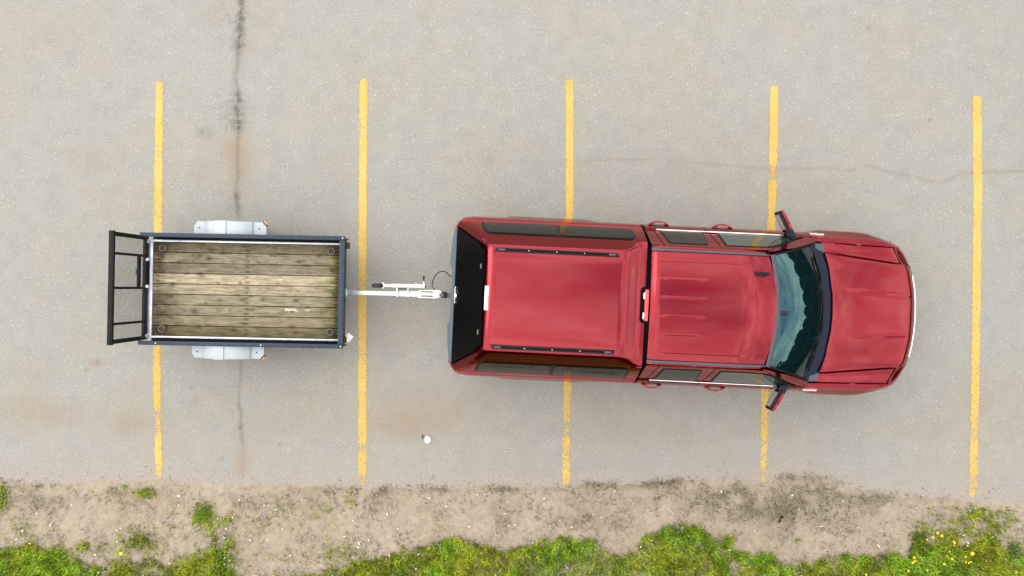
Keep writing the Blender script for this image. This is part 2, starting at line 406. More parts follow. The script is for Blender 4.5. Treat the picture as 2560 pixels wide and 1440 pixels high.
CRACK_V = np.array([(604, -60), (602, 40), (596, 110), (590, 190), (594, 240), (598, 330), (596, 420), (592, 490), (600, 540), (606, 890), (600, 950), (595, 1005), (601, 1070), (605, 1110), (612, 1150), (596, 1196)], float)
CRACK_H = np.array([(860, 396), (1100, 401), (1424, 405), (1560, 398), (1640, 400), (1850, 415), (1935, 425), (2060, 420), (2120, 426), (2170, 414), (2270, 440), (2350, 458), (2400, 436), (2440, 432), (2550, 428), (2800, 420)], float)
BLOBS = [(585, 372, 55, 55, .55), (600, 430, 40, 60, .4), (500, 430, 30, 30, .3), (232, 908, 26, 16, .55), (488, 998, 13, 13, .6), (140, 1035, 80, 40, .55), (50, 1010, 60, 35, .35), (330, 1060, 110, 40, .35), (780, 1005, 14, 24, .4),
         (1080, 1010, 200, 70, .42), (1000, 1070, 140, 50, .35), (640, 1070, 60, 50, .2), (2172, 72, 8, 9, .9), (230, 395, 70, 35, .3), (140, 90, 120, 60, .15), (1700, 1095, 140, 50, .22), (1500, 1080, 80, 60, .2), (600, 1160, 20, 34, .8),
         (540, 40, 60, 50, .2), (660, 60, 40, 40, .28), (860, 420, 60, 60, .22), (1230, 400, 40, 25, .22), (1720, 440, 120, 40, .2), (2040, 470, 90, 50, .15), (720, 800, 100, 60, .12), (1020, 820, 90, 60, .15), (1960, 330, 80, 60, .12),
         (1040, 1190, 30, 10, .4), (1140, 1178, 6, 7, .7), (180, 1150, 30, 14, .4), (1340, 1190, 60, 10, .3), (80, 940, 60, 40, .2), (2450, 1000, 80, 60, .2), (2300, 1080, 80, 40, .15), (620, 118, 30, 16, .35)]
def asphalt_mask(X, Y):
    px = 1280 + SC * X; py = 720 - SC * Y
    n1 = fbm(X * 6, Y * 6, 3); n2 = fbm(X * 22, Y * 22, 9, 3); n3 = fbm(X * 2, Y * 2, 21)
    dark = np.zeros_like(X); brown = np.zeros_like(X)
    xc = np.interp(py, CRACK_V[:, 1], CRACK_V[:, 0]) + (n1 - .5) * 16
    wv = np.interp(py, [0, 40, 120, 140, 225, 235, 320, 335, 470, 485, 535, 890, 1000, 1110, 1200], [9, 12, 17, 6, 6, 17, 19, 5, 5, 9, 9, 5, 4, 5, 3])
    av = np.interp(py, [-60, 0, 60, 120, 145, 220, 235, 315, 340, 470, 490, 520, 545, 880, 900, 1090, 1130, 1200], [.8, .8, .9, .75, .2, .2, .85, .8, .12, .12, .7, .5, .1, .1, .38, .55, .12, .05])
    dark += .8 * av * np.exp(-((px - xc) / wv) ** 2) * sstep(.12, .52, n2) + .24 * np.exp(-((px - xc + 2) / 5.0) ** 2) * (py < 545) + .16 * np.exp(-((px - xc) / 3.0) ** 2)
    sidew = np.interp(py, [0, 60, 330, 420, 540], [30, 60, 60, 50, 10])
    dark += .32 * av * np.exp(-((px - xc + 20) / sidew) ** 2) * sstep(.55, .72, n2)
    brown += .5 * np.interp(py, [100, 140, 230, 330, 400, 500, 900, 1000, 1120, 1190, 1210], [.2, .9, .4, .5, .9, .2, .1, .1, .7, .7, 0]) * np.exp(-((px - xc) / 16) ** 2)
    yc = np.interp(px, CRACK_H[:, 0], CRACK_H[:, 1]) + (n1 - .5) * 9
    ah = .62 * np.interp(px, [850, 1000, 1400, 1560, 1800, 1930, 2040, 2170, 2250, 2350, 2420, 2560], [.0, .08, .12, .3, .2, .35, .35, .35, .45, .4, .5, .5])
    dark += ah * np.exp(-((py - yc) / 3.2) ** 2) * sstep(.22, .5, n1 + .2 * (n2 - .5)) * 1.2
    brown += .4 * ah * np.exp(-((py - yc) / 12) ** 2)
    for bx, by, rx, ry, a in BLOBS:
        d = ((px - bx) / rx) ** 2 + ((py - by) / ry) ** 2
        brown += 1.12 * a * np.exp(-d * (0.7 + 1.2 * n1)) * (0.55 + 0.9 * n2)
    for bx, by, r, a in [(700, 1112, 5, .7), (555, 1148, 6, .6), (478, 970, 4, .6), (600, 1068, 6, .6), (335, 105, 3, .5), (1275, 145, 3, .6), (520, 330, 22, .25), (505, 325, 10, .3), (455, 1005, 4, .4), (2325, 300, 3, .7), (215, 925, 6, .6), (245, 905, 6, .5)]:
        dark += a * np.exp(-(((px - bx) / r) ** 2 + ((py - by) / r) ** 2)) * (0.4 + n2)
    brown += .16 * sstep(900, 980, py) * sstep(1110, 1080, py) * sstep(.4, .62, n3)
    # dust blown over the broken edge
    d = Y - edge_y(X)
    dust = sstep(.20, -.02, d + (n1 - .5) * .22) * .9 + sstep(.85, .1, d + (n3 - .5) * .7) * .36
    return np.stack([np.clip(dark, 0, 1), np.clip(brown, 0, .9), np.clip(dust, 0, 1)], -1)
ax = axis(-7.4, 7.4, 0.022, 60); ay = np.concatenate([[-4.2], np.arange(-3.1, 4.3, 0.022), [7, 14, 30, 60]])
lot = sheet('parking_lot', ax, ay, lambda X, Y: X * 0, asphalt_mask, M['asphalt'])
tag(lot, kind='structure')

def dirt_z(X, Y):
    d = edge_y(X) - Y + (fbm(X * 5, Y * 5, 41) - .5) * .10 + (fbm(X * 22, Y * 22, 47, 3) - .5) * .05
    z = np.where(d < 0, d * .25, .022 * sstep(0, .12, d) + .03 * sstep(.1, 1.2, d))
    z = z + np.where(d > -.02, (fbm(X * 9, Y * 9, 51) - .5) * .025 + (fbm(X * 34, Y * 34, 55, 3) - .5) * .016, 0) * sstep(0, .1, d)
    return np.maximum(z - .002, -.02)
DARKS = [(1960, 1262, 180, 34, .72), (2040, 1215, 60, 20, .7), (1820, 1225, 50, 22, .8), (2230, 1245, 110, 16, .7), (1985, 1190, 40, 10, .7), (950, 1225, 22, 14, 1.0), (1010, 1218, 40, 8, .8), (1100, 1222, 60, 8, .7), (1255, 1222, 40, 9, .9), (1400, 1221, 40, 8, .8), (1480, 1212, 30, 10, .6), (1570, 1212, 70, 10, .9), (1640, 1207, 50, 10, .9), (1700, 1200, 40, 9, .7), (1490, 1300, 60, 20, .5), (1430, 1300, 40, 14, .4), (935, 1280, 16, 50, .35), (1260, 1290, 22, 60, .35), (120, 1215, 60, 8, .6), (100, 1260, 120, 26, .4), (820, 1222, 50, 6, .8), (300, 1225, 40, 12, .35), (1700, 1250, 60, 20, .4), (1900, 1300, 120, 30, .3), (2110, 1320, 120, 30, .25), (600, 1260, 120, 20, .25), (30, 1195, 40, 6, .6)]
def dark_at(X, Y):
    px = 1280 + SC * X; py = 720 - SC * Y; v = X * 0
    for bx, by, rx, ry, a in DARKS: v = v + a * np.exp(-((px - bx) / rx) ** 2 - ((py - by) / ry) ** 2)
    return v
PATCH = [(508, 1285, 20, 22, 1.1), (530, 1305, 10, 20, .6), (560, 1292, 26, 14, .5), (365, 1230, 22, 9, .8), (350, 1350, 40, 22, .55), (560, 1365, 30, 30, .7), (530, 1400, 60, 26, .8), (360, 1415, 90, 24, .55), (540, 1330, 16, 26, .4), (220, 1365, 60, 16, .45), (10, 1240, 14, 30, .6), (2420, 1282, 60, 18, .5), (2480, 1300, 40, 22, .6), (2400, 1330, 90, 22, .4), (2420, 1375, 120, 26, .5), (1815, 1355, 16, 24, .9), (2295, 1335, 16, 22, .9), (860, 1380, 60, 20, .25), (690, 1290, 60, 30, .12), (820, 1280, 40, 30, .12), (430, 1330, 60, 30, .15), (60, 1330, 60, 20, .2), (720, 1390, 40, 20, .15), (1990, 1348, 5, 4, .8), (270, 1240, 40, 20, .15), (880, 1240, 20, 30, .2)]
def dens(X, Y):
    px = 1280 + SC * X; py = 720 - SC * Y
    n = fbm(X * 3.3, Y * 3.3, 71); n2 = fbm(X * 9, Y * 9, 77)
    d = turf_y(X) - Y
    v = sstep(-.05, .09, d + (n - .5) * .28 + (n2 - .5) * .14) * (.42 + .58 * sstep(.36, .56, fbm(X * 2.4, Y * 2.4, 83) * .6 + n2 * .4))
    v = v * np.where(px < 640, sstep(.25, .6, n * .5 + n2 * .5 + .12 * sstep(0, .4, d)), 1)
    for bx, by, rx, ry, a in PATCH:
        v = v + a * np.exp(-((px - bx) / rx) ** 2 - ((py - by) / ry) ** 2) * sstep(.3, .58, n2)
    for bx, by, rx, ry in [(2300, 1405, 12, 6), (2430, 1422, 10, 14), (1740, 1360, 14, 8), (1830, 1415, 10, 26), (650, 1415, 40, 30), (1395, 1372, 12, 8), (1610, 1432, 20, 10), (1410, 1420, 16, 12)]:
        v = v * (1 - .85 * np.exp(-((px - bx) / rx) ** 2 - ((py - by) / ry) ** 2))
    return np.clip(v, 0, 1)
def dirt_mask(X, Y):
    n2 = fbm(X * 9, Y * 9, 77)
    return np.stack([np.clip(dark_at(X, Y) * sstep(.25, .6, n2) * .68, 0, 1), np.clip(dens(X, Y) * .9, 0, 1), X * 0], -1)
dirt = sheet('dirt_verge', axis(-7.4, 7.4, 0.022, 60), np.concatenate([np.arange(-4.9, -2.2, 0.022)]), dirt_z, dirt_mask, M['dirt'])
tag(dirt, kind='structure')
me = raw_mesh('ground', [(-400, -400, -.03), (400, -400, -.03), (400, 400, -.03), (-400, 400, -.03)], [(0, 1, 2, 3)], 4)
me.materials.append(M['meadow']); g = bpy.data.objects.new('ground', me); C.objects.link(g); tag(g, kind='structure')

# painted bay lines ------------------------------------------------
LINES = [([(398.5, 203, 20), (397, 390, 21), (395, 580, 22), (393, 870, 21), (393, 1000, 21), (397, 1050, 17), (397, 1085, 19), (397, 1130, 21), (398, 1197, 21)], 'first yellow bay line from the left, passing under the trailer'),
         ([(910, 198, 17), (909, 215, 20), (907, 540, 21), (906, 720, 21), (906, 1000, 22), (906, 1214, 21)], 'second yellow bay line from the left, crossed by the trailer drawbar'),
         ([(1424, 199, 20), (1424, 540, 21), (1418, 960, 22), (1417, 1080, 21), (1415, 1130, 22), (1416, 1215, 21)], 'yellow bay line passing beneath the pickup bed and canopy'),
         ([(1936, 215, 22), (1933, 400, 22), (1929, 540, 21), (1913, 985, 21), (1911, 1100, 21), (1908, 1206, 17)], 'yellow bay line passing beneath the pickup doors and wing mirrors'),
         ([(2442, 240, 22), (2444, 480, 23), (2441, 720, 23), (2437, 1000, 22), (2432, 1244, 23)], 'rightmost yellow bay line on open asphalt ahead of the pickup bonnet')]
for li, (pts, lab) in enumerate(LINES):
    p = np.array(pts); ys = np.arange(p[0, 1], p[-1, 1] + .1, 3.0)
    cx = np.interp(ys, p[:, 1], p[:, 0]); wd = np.interp(ys, p[:, 1], p[:, 2]) / 2
    rows = []; wear = []
    for i, y in enumerate(ys):
        e = 1.0
        k = min(i, len(ys) - 1 - i)
        sh = [0.55, 0.85, 0.97][k] if k < 3 else 1.0
        fr = (np.array([-1, -.75, -.4, 0, .4, .75, 1])) * wd[i] * sh
        j = (rng.random(2) - .5) * 2.0
        fr[0] += j[0]; fr[-1] += j[1]
        wn_ = fbm(li * 9.1, y / 40, 5); low = sstep(650, 1200, y)
        base = .17 + .36 * max(0, wn_ - .35) + .28 * low * wn_
        if li == 0 and 1020 < y < 1080: base += .25
        if li == 2 and 1055 < y < 1095: base += .4
        if li == 3 and 415 < y < 450: base += .3
        if li == 3 and y > 1090: base += .06
        if y > ys[-1] - 25: base += .2
        for q, x in enumerate(fr):
            rows.append(((cx[i] + x - 1280) / SC, -(y - 720) / SC, .004))
            wear.append(base + (.38 if q in (0, 6) else .12 if q in (1, 5) else 0) + (.15 * low if (q > 4 and li in (0, 3)) else 0))
    nr = len(ys); ix = np.arange(nr * 7).reshape(nr, 7)
    q = np.stack([ix[1:, :-1], ix[1:, 1:], ix[:-1, 1:], ix[:-1, :-1]], -1).reshape(-1, 4)
    me = raw_mesh('bay_line', rows, q, 4)
    a = me.attributes.new('wear', 'FLOAT', 'POINT'); a.data.foreach_set('value', np.clip(np.array(wear, np.float32), 0, 1))
    me.materials.append(M['line'])
    o = bpy.data.objects.new('bay_line', me); C.objects.link(o)
    tag(o, lab, 'parking line', 'yellow parking bay lines')

# grass ------------------------------------------------------------
def blades(name, P, L_, W_, lean, tint, material, kind='stuff'):
    n = len(P); az = rng.random(n) * 2 * np.pi
    dx, dy = np.cos(az), np.sin(az); sx, sy = -dy, dx
    h1 = L_ * .55 * np.cos(lean * .6); r1 = L_ * .55 * np.sin(lean * .6)
    h2 = h1 + L_ * .45 * np.cos(lean * 1.25); r2 = r1 + L_ * .45 * np.sin(np.minimum(lean * 1.25, 1.5))
    def pt(r, h, s): return np.stack([P[:, 0] + dx * r + sx * s, P[:, 1] + dy * r + sy * s, P[:, 2] + h], -1)
    co = np.stack([pt(0, 0, -W_), pt(0, 0, W_), pt(r1, h1, W_ * .8), pt(r1, h1, -W_ * .8), pt(r2, np.maximum(h2, .002), W_ * .12), pt(r2, np.maximum(h2, .002), -W_ * .12)], 1).reshape(-1, 3)
    b = np.arange(n)[:, None] * 6
    q = np.concatenate([b + np.array([[0, 1, 2, 3]]), b + np.array([[3, 2, 4, 5]])], 0)
    me = raw_mesh(name, co, q, 4)
    ca = me.color_attributes.new('tint', 'FLOAT_COLOR', 'POINT')
    t = np.repeat(np.concatenate([tint, np.ones((n, 1))], 1), 6, 0)
    ca.data.foreach_set('color', t.astype(np.float32).ravel())
    me.materials.append(material)
    o = bpy.data.objects.new(name, me); C.objects.link(o); tag(o, kind=kind); return o
def scatter(n, x0, x1, y0, y1):
    return rng.random(n) * (x1 - x0) + x0, rng.random(n) * (y1 - y0) + y0
X, Y = scatter(290000, -7.6, 7.6, -5.0, -2.4)
D = dens(X, Y); keep = rng.random(len(X)) < np.clip(D * 1.15, 0, 1) ** 1.1
X, Y, D = X[keep], Y[keep], D[keep]
Z = dirt_z(X, Y) - .004
vg = sstep(.38, .62, fbm(X * 1.7, Y * 1.7, 91) * .65 + fbm(X * 7, Y * 7, 95) * .35) * sstep(.25, .8, D)
px_ = 1280 + SC * X; py_ = 720 - SC * Y
for bx, by, rx, ry, a in [(1700, 1330, 70, 36, .8), (1900, 1395, 40, 26, .7), (110, 1420, 70, 30, .5), (560, 1385, 40, 40, .7), (2310, 1420, 60, 40, .4), (2520, 1400, 60, 30, .6), (1150, 1370, 60, 20, .4), (1370, 1425, 40, 20, .6)]:
    vg = vg + a * np.exp(-((px_ - bx) / rx) ** 2 - ((py_ - by) / ry) ** 2)
for bx, by, rx, ry, a in [(2400, 1360, 120, 70, .5), (400, 1330, 250, 80, .4), (1240, 1390, 40, 40, .5)]:
    vg = vg - a * np.exp(-((px_ - bx) / rx) ** 2 - ((py_ - by) / ry) ** 2)
vg = np.clip(vg + .10, 0, 1)[:, None]; r1 = rng.random((len(X), 1)) ** 1.5; r2 = rng.random((len(X), 1))
ol = lerp(np.array([[.105, .125, .004]]), np.array([[.38, .40, .03]]), r1); gr = lerp(np.array([[.055, .125, .005]]), np.array([[.29, .46, .028]]), r1)
tint = lerp(ol, gr, np.clip(vg + (r2 - .5) * .35, 0, 1))
straw = (rng.random((len(X), 1)) < .035); tint = np.where(straw, np.array([[.34, .30, .13]]), tint)
cl = (.58 + .68 * sstep(.3, .7, fbm(X * 11, Y * 11, 131, 2)))[:, None]; tint = tint * cl
n = len(X)
blades('grass', np.stack([X, Y, Z], -1), .045 + .065 * rng.random(n) * (.5 + .5 * D), (.0030 + .0050 * rng.random(n)) * (.8 + .4 * rng.random(n)), .45 + .85 * rng.random(n), tint, M['blade'])
# dead thatch lying on the dirt
X, Y = scatter(150000, -7.6, 7.6, -4.4, -2.45)
de = edge_y(X) - Y
nn = fbm(X * 6, Y * 6, 101)
pr = np.clip(.16 * sstep(.0, .2, de) * sstep(.35, .65, nn) + .55 * dark_at(X, Y) * sstep(.3, .6, nn) + .06 * dens(X, Y) * sstep(.3, .6, nn), 0, .8) * (de > -.03)
k_ = rng.random(len(X)) < pr
X, Y = X[k_], Y[k_]; n = len(X); r1 = rng.random((n, 1)); dk = np.clip(dark_at(X, Y), 0, 1)[:, None]
tint = lerp(lerp(np.array([[.10, .08, .045]]), np.array([[.46, .40, .30]]), r1), lerp(np.array([[.06, .05, .03]]), np.array([[.24, .20, .13]]), r1), np.clip(dk * 1.2, 0, 1))
blades('dry_grass', np.stack([X, Y, np.maximum(dirt_z(X, Y), 0) + .002], -1), .035 + .055 * rng.random(n), .0022 + .0030 * rng.random(n), 1.15 + .4 * rng.random(n), tint, M['dry'])
def gz0(x, y): return float(max(dirt_z(np.array(x), np.array(y)), 0))
# pale flecks of litter
mb = MB()
FX, FY = scatter(110, -6.8, 6.8, -3.85, -2.7)
for i in range(110):
    x, y = FX[i], FY[i]
    if y > edge_y(x) - .08: continue
    z = float(dirt_z(np.array(x), np.array(y))) + .03
    mb.box((x, y, z), (random.uniform(.012, .038), random.uniform(.008, .014), .006), .002, (random.uniform(-.3, .3), random.uniform(-.3, .3), random.uniform(0, 3.1)), 1)
tag(mb.build('litter_flecks', M['fleck'], ang=None), kind='stuff')

# loose gravel along the broken edge
mb = MB()
for i in range(260):
    x = random.uniform(-6.9, 6.9); y = float(edge_y(x)) + random.gauss(.02, .09); q_ = random.uniform(.006, .015)
    mb.box((x, y, gz0(x, y) + q_ * .35), (q_ * random.uniform(1, 1.9), q_ * random.uniform(1, 1.6), q_), q_ * .28, (random.uniform(-.4, .4), random.uniform(-.4, .4), random.uniform(0, 3)), 1)
tag(mb.build('gravel', M['stone'], ang=None), kind='stuff')

# weeds standing apart from the turf
def weed(px, py, n, ln, lab, wide=.004, col=((.10, .17, .015), (.24, .28, .04))):
    x, y = (px - 1280) / SC, -(py - 720) / SC
    z = float(dirt_z(np.array(x), np.array(y))) - .003
    P = np.stack([x + rng.normal(0, ln * .22, n), y + rng.normal(0, ln * .18, n), np.full(n, z)], -1)
    t = lerp(np.array([col[0]]), np.array([col[1]]), rng.random((n, 1)))
    o = blades('weed', P, ln * (.6 + .5 * rng.random(n)), wide * (.6 + .6 * rng.random(n)), .5 + .8 * rng.random(n), t, M['blade'], None)
    return tag(o, lab, 'weed', 'weeds growing on the dirt verge')
weed(365, 1230, 90, .10, 'wide low green weed below the end of the leftmost yellow line')
weed(316, 1216, 26, .07, 'tiny weed beside a pale straw, left of the first yellow line end')
weed(508, 1284, 150, .13, 'bright green grass tuft standing alone on bare dirt below the trailer', .0035, ((.07, .16, .01), (.20, .32, .03)))
weed(1990, 1349, 26, .045, 'very small green weed on bare dirt below the pickup mirror')
weed(2296, 1340, 110, .13, 'dark broad-bladed weed at the left edge of the dandelion patch', .005, ((.045, .09, .015), (.17, .20, .05)))
weed(1816, 1350, 100, .12, 'upright olive weed on dirt just right of the vivid green turf hump', .004)
weed(2528, 1368, 60, .16, 'dark weed with long curled leaves at the lower right corner', .007, ((.04, .08, .02), (.16, .19, .07)))

# dandelions
DAND = [(2344, 1332, 1.2), (2354, 1339, 1.2), (2332, 1343, 1.2), (2317, 1349, .9), (2384, 1353, .9), (2387, 1357, 1), (2385, 1363, .7), (2419, 1364, .9), (2375, 1379, .8), (2431, 1384, 1.9), (2414, 1392, .9), (2380, 1397, 1), (2285, 1394, 1.3), (2287, 1403, 1), (2282, 1407, 1), (2360, 1410, 1.1), (2414, 1405, .8), (2422, 1407, .9), (2427, 1405, .8), (2271, 1427, 1.1), (2367, 1389, .7), (2540, 1430, .9), (2165, 1436, 1.1), (302, 1384, 1.7)]
def dandelion(px, py, s):
    x, y = (px - 1280) / SC, -(py - 720) / SC
    z = float(dirt_z(np.array(x), np.array(y)))
    h = .075
    k = (10.5 - z - h) / 10.5
    root = empty('dandelion', (x * k, y * k, z))
    MB().tube([(0, 0, -.004), (.004, .003, h * .5), (0, 0, h)], .0022, 6).build('stem', M['stem'], root)
    mb = MB(); r = .0135 * s
    for ring, (rr, zz, m_) in enumerate([(1.0, 0, 14), (.72, .004, 11), (.42, .007, 7)]):
        for i in range(m_):
            a = 2 * math.pi * (i + .5 * ring) / m_ + random.uniform(-.1, .1)
            c, s_ = math.cos(a), math.sin(a); L_ = r * rr; w_ = r * .24
            mb.grid([[(c * r * .05 - s_ * w_ * .5, s_ * r * .05 + c * w_ * .5, h + zz), (c * r * .05 + s_ * w_ * .5, s_ * r * .05 - c * w_ * .5, h + zz)],
                     [(c * L_ - s_ * w_, s_ * L_ + c * w_, h + zz + .003), (c * L_ + s_ * w_, s_ * L_ - c * w_, h + zz + .003)]])
    mb.cyl((0, 0, h - .004), (0, 0, h + .009), r * .35, 8)
    mb.build('flower_head', M['petal'], root, weld=False)
    return root
for i, (a, b, s) in enumerate(DAND):
    o = dandelion(a, b, s)
    lab = 'small yellow dandelion in the cluster on the lower right turf'
    if i == 9: lab = 'largest yellow dandelion, in the middle of the lower right cluster'
    if i == 21: lab = 'lone dandelion near the lower right corner, right of the cluster'
    if i == 22: lab = 'lone dandelion at the bottom edge, left of the cluster'
    if i == 23: lab = 'single yellow dandelion in thin grass at the lower left'
    tag(o, lab, 'flower', 'yellow dandelions in the turf')

# odds and ends on the ground
def gz(x, y): return float(max(dirt_z(np.array(x), np.array(y)), 0))
def at(px, py, dz=0):
    x, y = (px - 1280) / SC, -(py - 720) / SC
    return (x, y, gz(x, y) + dz)
b = bmesh.new(); bmesh.ops.create_icosphere(b, subdivisions=3, radius=.05)
for v in b.verts:
    nn = v.co.normalized(); f = .75 + .5 * float(fbm(nn.x * 2.3 + 5, nn.y * 2.3 + nn.z * 2 + 5, 3, 3))
    v.co = Vector((nn.x * .044 * f, nn.y * .048 * f, max(-.012, nn.z * .03 * f)))
mm = bpy.data.meshes.new('paper_scrap'); b.to_mesh(mm); b.free(); o = bpy.data.objects.new('paper_scrap', mm); finish(o, M['paper'], None, 25); o.location = at(1069, 1099, .012)
tag(o, 'crumpled white scrap on the asphalt below the drawbar', 'litter')
tag(MB().tube([at(1061, 1088, .008), at(1057, 1089, .01), at(1056, 1093, .01), at(1057, 1097, .006)], [.004, .008, .009, .004], 7).build('bark_piece', M['brown']), 'curled dark brown bark piece beside the white scrap', 'litter')
for (a, b_, lab) in [(1952, 1292, 'upper of two dark brown cones on the bare dirt'), (1946, 1302, 'lower of two dark brown cones on the bare dirt')]:
    mb = MB(); c = at(a, b_, .014)
    for q in range(7):
        f = q / 6; r = .022 * math.sin(math.pi * (.15 + .75 * f))
        mb.cyl((c[0] - .028 + .008 * q, c[1] + .003 * q, c[2]), (c[0] - .022 + .008 * q, c[1] + .003 * q, c[2]), r * 1.15, 8, r * .7)
    tag(mb.build('pine_cone', M['brown'], weld=False), lab, 'cone', 'brown cones on the dirt')
TW = [([(1726, 1292), (1725, 1277), (1731, 1266), (1742, 1263), (1757, 1263)], 'thin pale curved twig on dirt, left of the vivid turf hump', .004),
      ([(1667, 1269), (1676, 1276), (1684, 1284)], 'short straight pale stick just above the vivid green turf hump', .006),
      ([(1499, 1293), (1506, 1289)], 'stubby pale stick on bare dirt below the third yellow line', .006),
      ([(1050, 1295), (1060, 1290)], 'short pale stick on bare dirt below the drawbar', .005),
      ([(933, 1297), (936, 1278), (941, 1255)], 'thin straight straw standing on end below the second yellow line', .003),
      ([(1243, 1430), (1252, 1420), (1258, 1415)], 'white stick lying in the turf at the bottom edge', .007),
      ([(510, 1276), (526, 1269)], 'pale straw sticking out of the lone green tuft below the trailer', .004),
      ([(307, 1205), (318, 1207), (322, 1214)], 'bent white straw above the tiny weed at the left', .004)]
for pts, lab, r in TW:
    tag(MB().tube([at(a, b_, .012 if i else .006) for i, (a, b_) in enumerate(pts)], r, 6).build('twig', M['twig']), lab, 'twig', 'pale twigs on the verge')

# trees that stand beyond the lot (seen mirrored in the glass and paint)
def tree_belt():
    co = []; tint = []; trunks = MB()
    spots = []
    for i in range(34):
        a = R(-100 + i * 4.4); d = 24 + 5 * random.random()
        az = -100 + i * 4.4
        spots.append((d * math.cos(a), d * math.sin(a), random.uniform(2.6, 3.9) if abs(az) < 24 else random.uniform(7.0, 10.5)))
    for i in range(16):
        spots.append((-16 + i * 2.2 + random.random(), -15 - 3 * random.random(), random.uniform(8.5, 11)))
    for x, y, h in spots:
        n = 1300; cr = h * .30
        u = rng.normal(size=(n, 3)); u /= np.linalg.norm(u, axis=1)[:, None]
        rad = rng.random(n) ** .4 * (.65 + .7 * fbm(u[:, 0] * 2 + x, u[:, 1] * 2 + u[:, 2] * 2 + y, 7, 3))
        P = u * rad[:, None] * np.array([cr, cr, h * .46]) + np.array([x, y, h * .54])
        a = rng.normal(size=(n, 3)); a /= np.linalg.norm(a, axis=1)[:, None]
        b_ = np.cross(a, rng.normal(size=(n, 3))); b_ /= np.linalg.norm(b_, axis=1)[:, None]
        s = (.22 + .28 * rng.random(n))[:, None]
        co.append(np.stack([P - a * s, P + b_ * s * .6, P + a * s, P - b_ * s * .6], 1).reshape(-1, 3))
        t = lerp(np.array([[.010, .022, .006]]), np.array([[.035, .055, .015]]), rng.random((n, 1)))
        tint.append(np.repeat(t, 4, 0))
        trunks.tube([(x, y, -.03), (x + .1, y, h * .35), (x - .05, y + .1, h * .8)], [.2, .14, .04], 7)
    for i in range(46):                                   # unseen dark hedge, added to blacken the windscreen and bodywork reflections
        if i < 24: x, y = 10.2 + random.uniform(-.2, .2), -8.5 + i * .8
        else: x, y = -9 + (i - 24) * .9, -6.9 + random.uniform(-.2, .2)
        h = random.uniform(1.35, 1.9) if i < 24 else random.uniform(2.0, 2.6); n = 320
        P = (rng.random((n, 3)) - .5) * np.array([1.0, 1.0, h]) * (1 + .1 * rng.normal(size=(n, 1))) + np.array([x, y, h / 2])
        a = rng.normal(size=(n, 3)); a /= np.linalg.norm(a, axis=1)[:, None]
        b_ = np.cross(a, rng.normal(size=(n, 3))); b_ /= np.linalg.norm(b_, axis=1)[:, None]
        s = (.10 + .14 * rng.random(n))[:, None]
        co.append(np.stack([P - a * s, P + b_ * s * .6, P + a * s, P - b_ * s * .6], 1).reshape(-1, 3))
        tint.append(np.repeat(lerp(np.array([[.010, .022, .006]]), np.array([[.035, .055, .015]]), rng.random((n, 1))), 4, 0))
    co = np.concatenate(co); tint = np.concatenate(tint)
    me = raw_mesh('tree_belt', co, np.arange(len(co)).reshape(-1, 4), 4)
    ca = me.color_attributes.new('tint', 'FLOAT_COLOR', 'POINT'); ca.data.foreach_set('color', np.concatenate([tint, np.ones((len(tint), 1))], 1).astype(np.float32).ravel())
    me.materials.append(M['leaf']); o = bpy.data.objects.new('tree_belt', me); C.objects.link(o); tag(o, kind='stuff')
    tk = trunks.build('tree_trunks', M['brown'], o); tag(tk, kind='stuff')
tree_belt()

# ------------------------------------------------------------------ the pickup (x forward from the canopy's rear roof edge, y to its left)
truck = empty('pickup_truck', (-0.2907, -0.1041, 0), R(-2.7))
tag(truck, 'dark red crew cab pickup with a matching bed canopy, towing the trailer', 'pickup truck')
ZS = np.array([.42, .46, .52, .60, .70, .80, .90, 1.0, 1.08, 1.16, 1.23, 1.29, 1.325, 1.345])
VS = np.array([.905, .935, .948, .957, .963, .966, .966, .963, .956, .944, .925, .902, .882, .862])
ARCH = [(.70, .47), (4.25, .47)]
def ztop(u): return np.interp(u, [3.5, 3.62, 3.75, 3.85, 4.95], [1.345, 1.335, 1.30, 1.285, 1.135])
def wfac(u): return np.interp(u, [-.42, -.40, -.36, -.318, -.2, 4.35, 4.55, 4.70, 4.80, 4.88], [.88, .90, .955, .985, 1, 1.0, .995, .978, .952, .92])
def bulge(u):
    u = float(u)
    a = sstep(.10, .26, u) * sstep(1.32, 1.12, u) * .024
    b_ = sstep(3.76, 3.98, u) * sstep(4.78, 4.45, u) * .034
    return float(a + b_)
def side_pts(u, zlo=None, zhi=None, off=0.0, n=None):
    zt = float(ztop(u)); z = ZS.copy(); v = VS.copy()
    z = .42 + (z - .42) * (zt - .42) / (1.345 - .42)
    v = v * float(wfac(u)) + bulge(u) * sstep(1.12, .98, z) * sstep(.40, .52, z)
    if u > 3.72:                                        # flat fender top towards the bonnet seam
        f = float(sstep(3.72, 3.86, u)); v[-1] = lerp(v[-1], .832 * float(np.interp(u, [3.9, 4.8, 4.88], [1, .985, .965])), f); v[-2] = lerp(v[-2], v[-2] + .004, f); z[-2] = lerp(z[-2], zt - .006, f)
    za = .30
    for uc, r in ARCH:
        if abs(u - uc) < r: za = max(za, .40 + math.sqrt(r * r - (u - uc) ** 2))
    lo = max(za, zlo if zlo else 0); hi = zhi if zhi else 9
    va = np.interp(np.clip(z, lo, min(hi, zt)), z, v); z = np.clip(z, lo, min(hi, zt))
    return [(u, float(a) - off, float(b_)) for a, b_ in zip(va, z)]
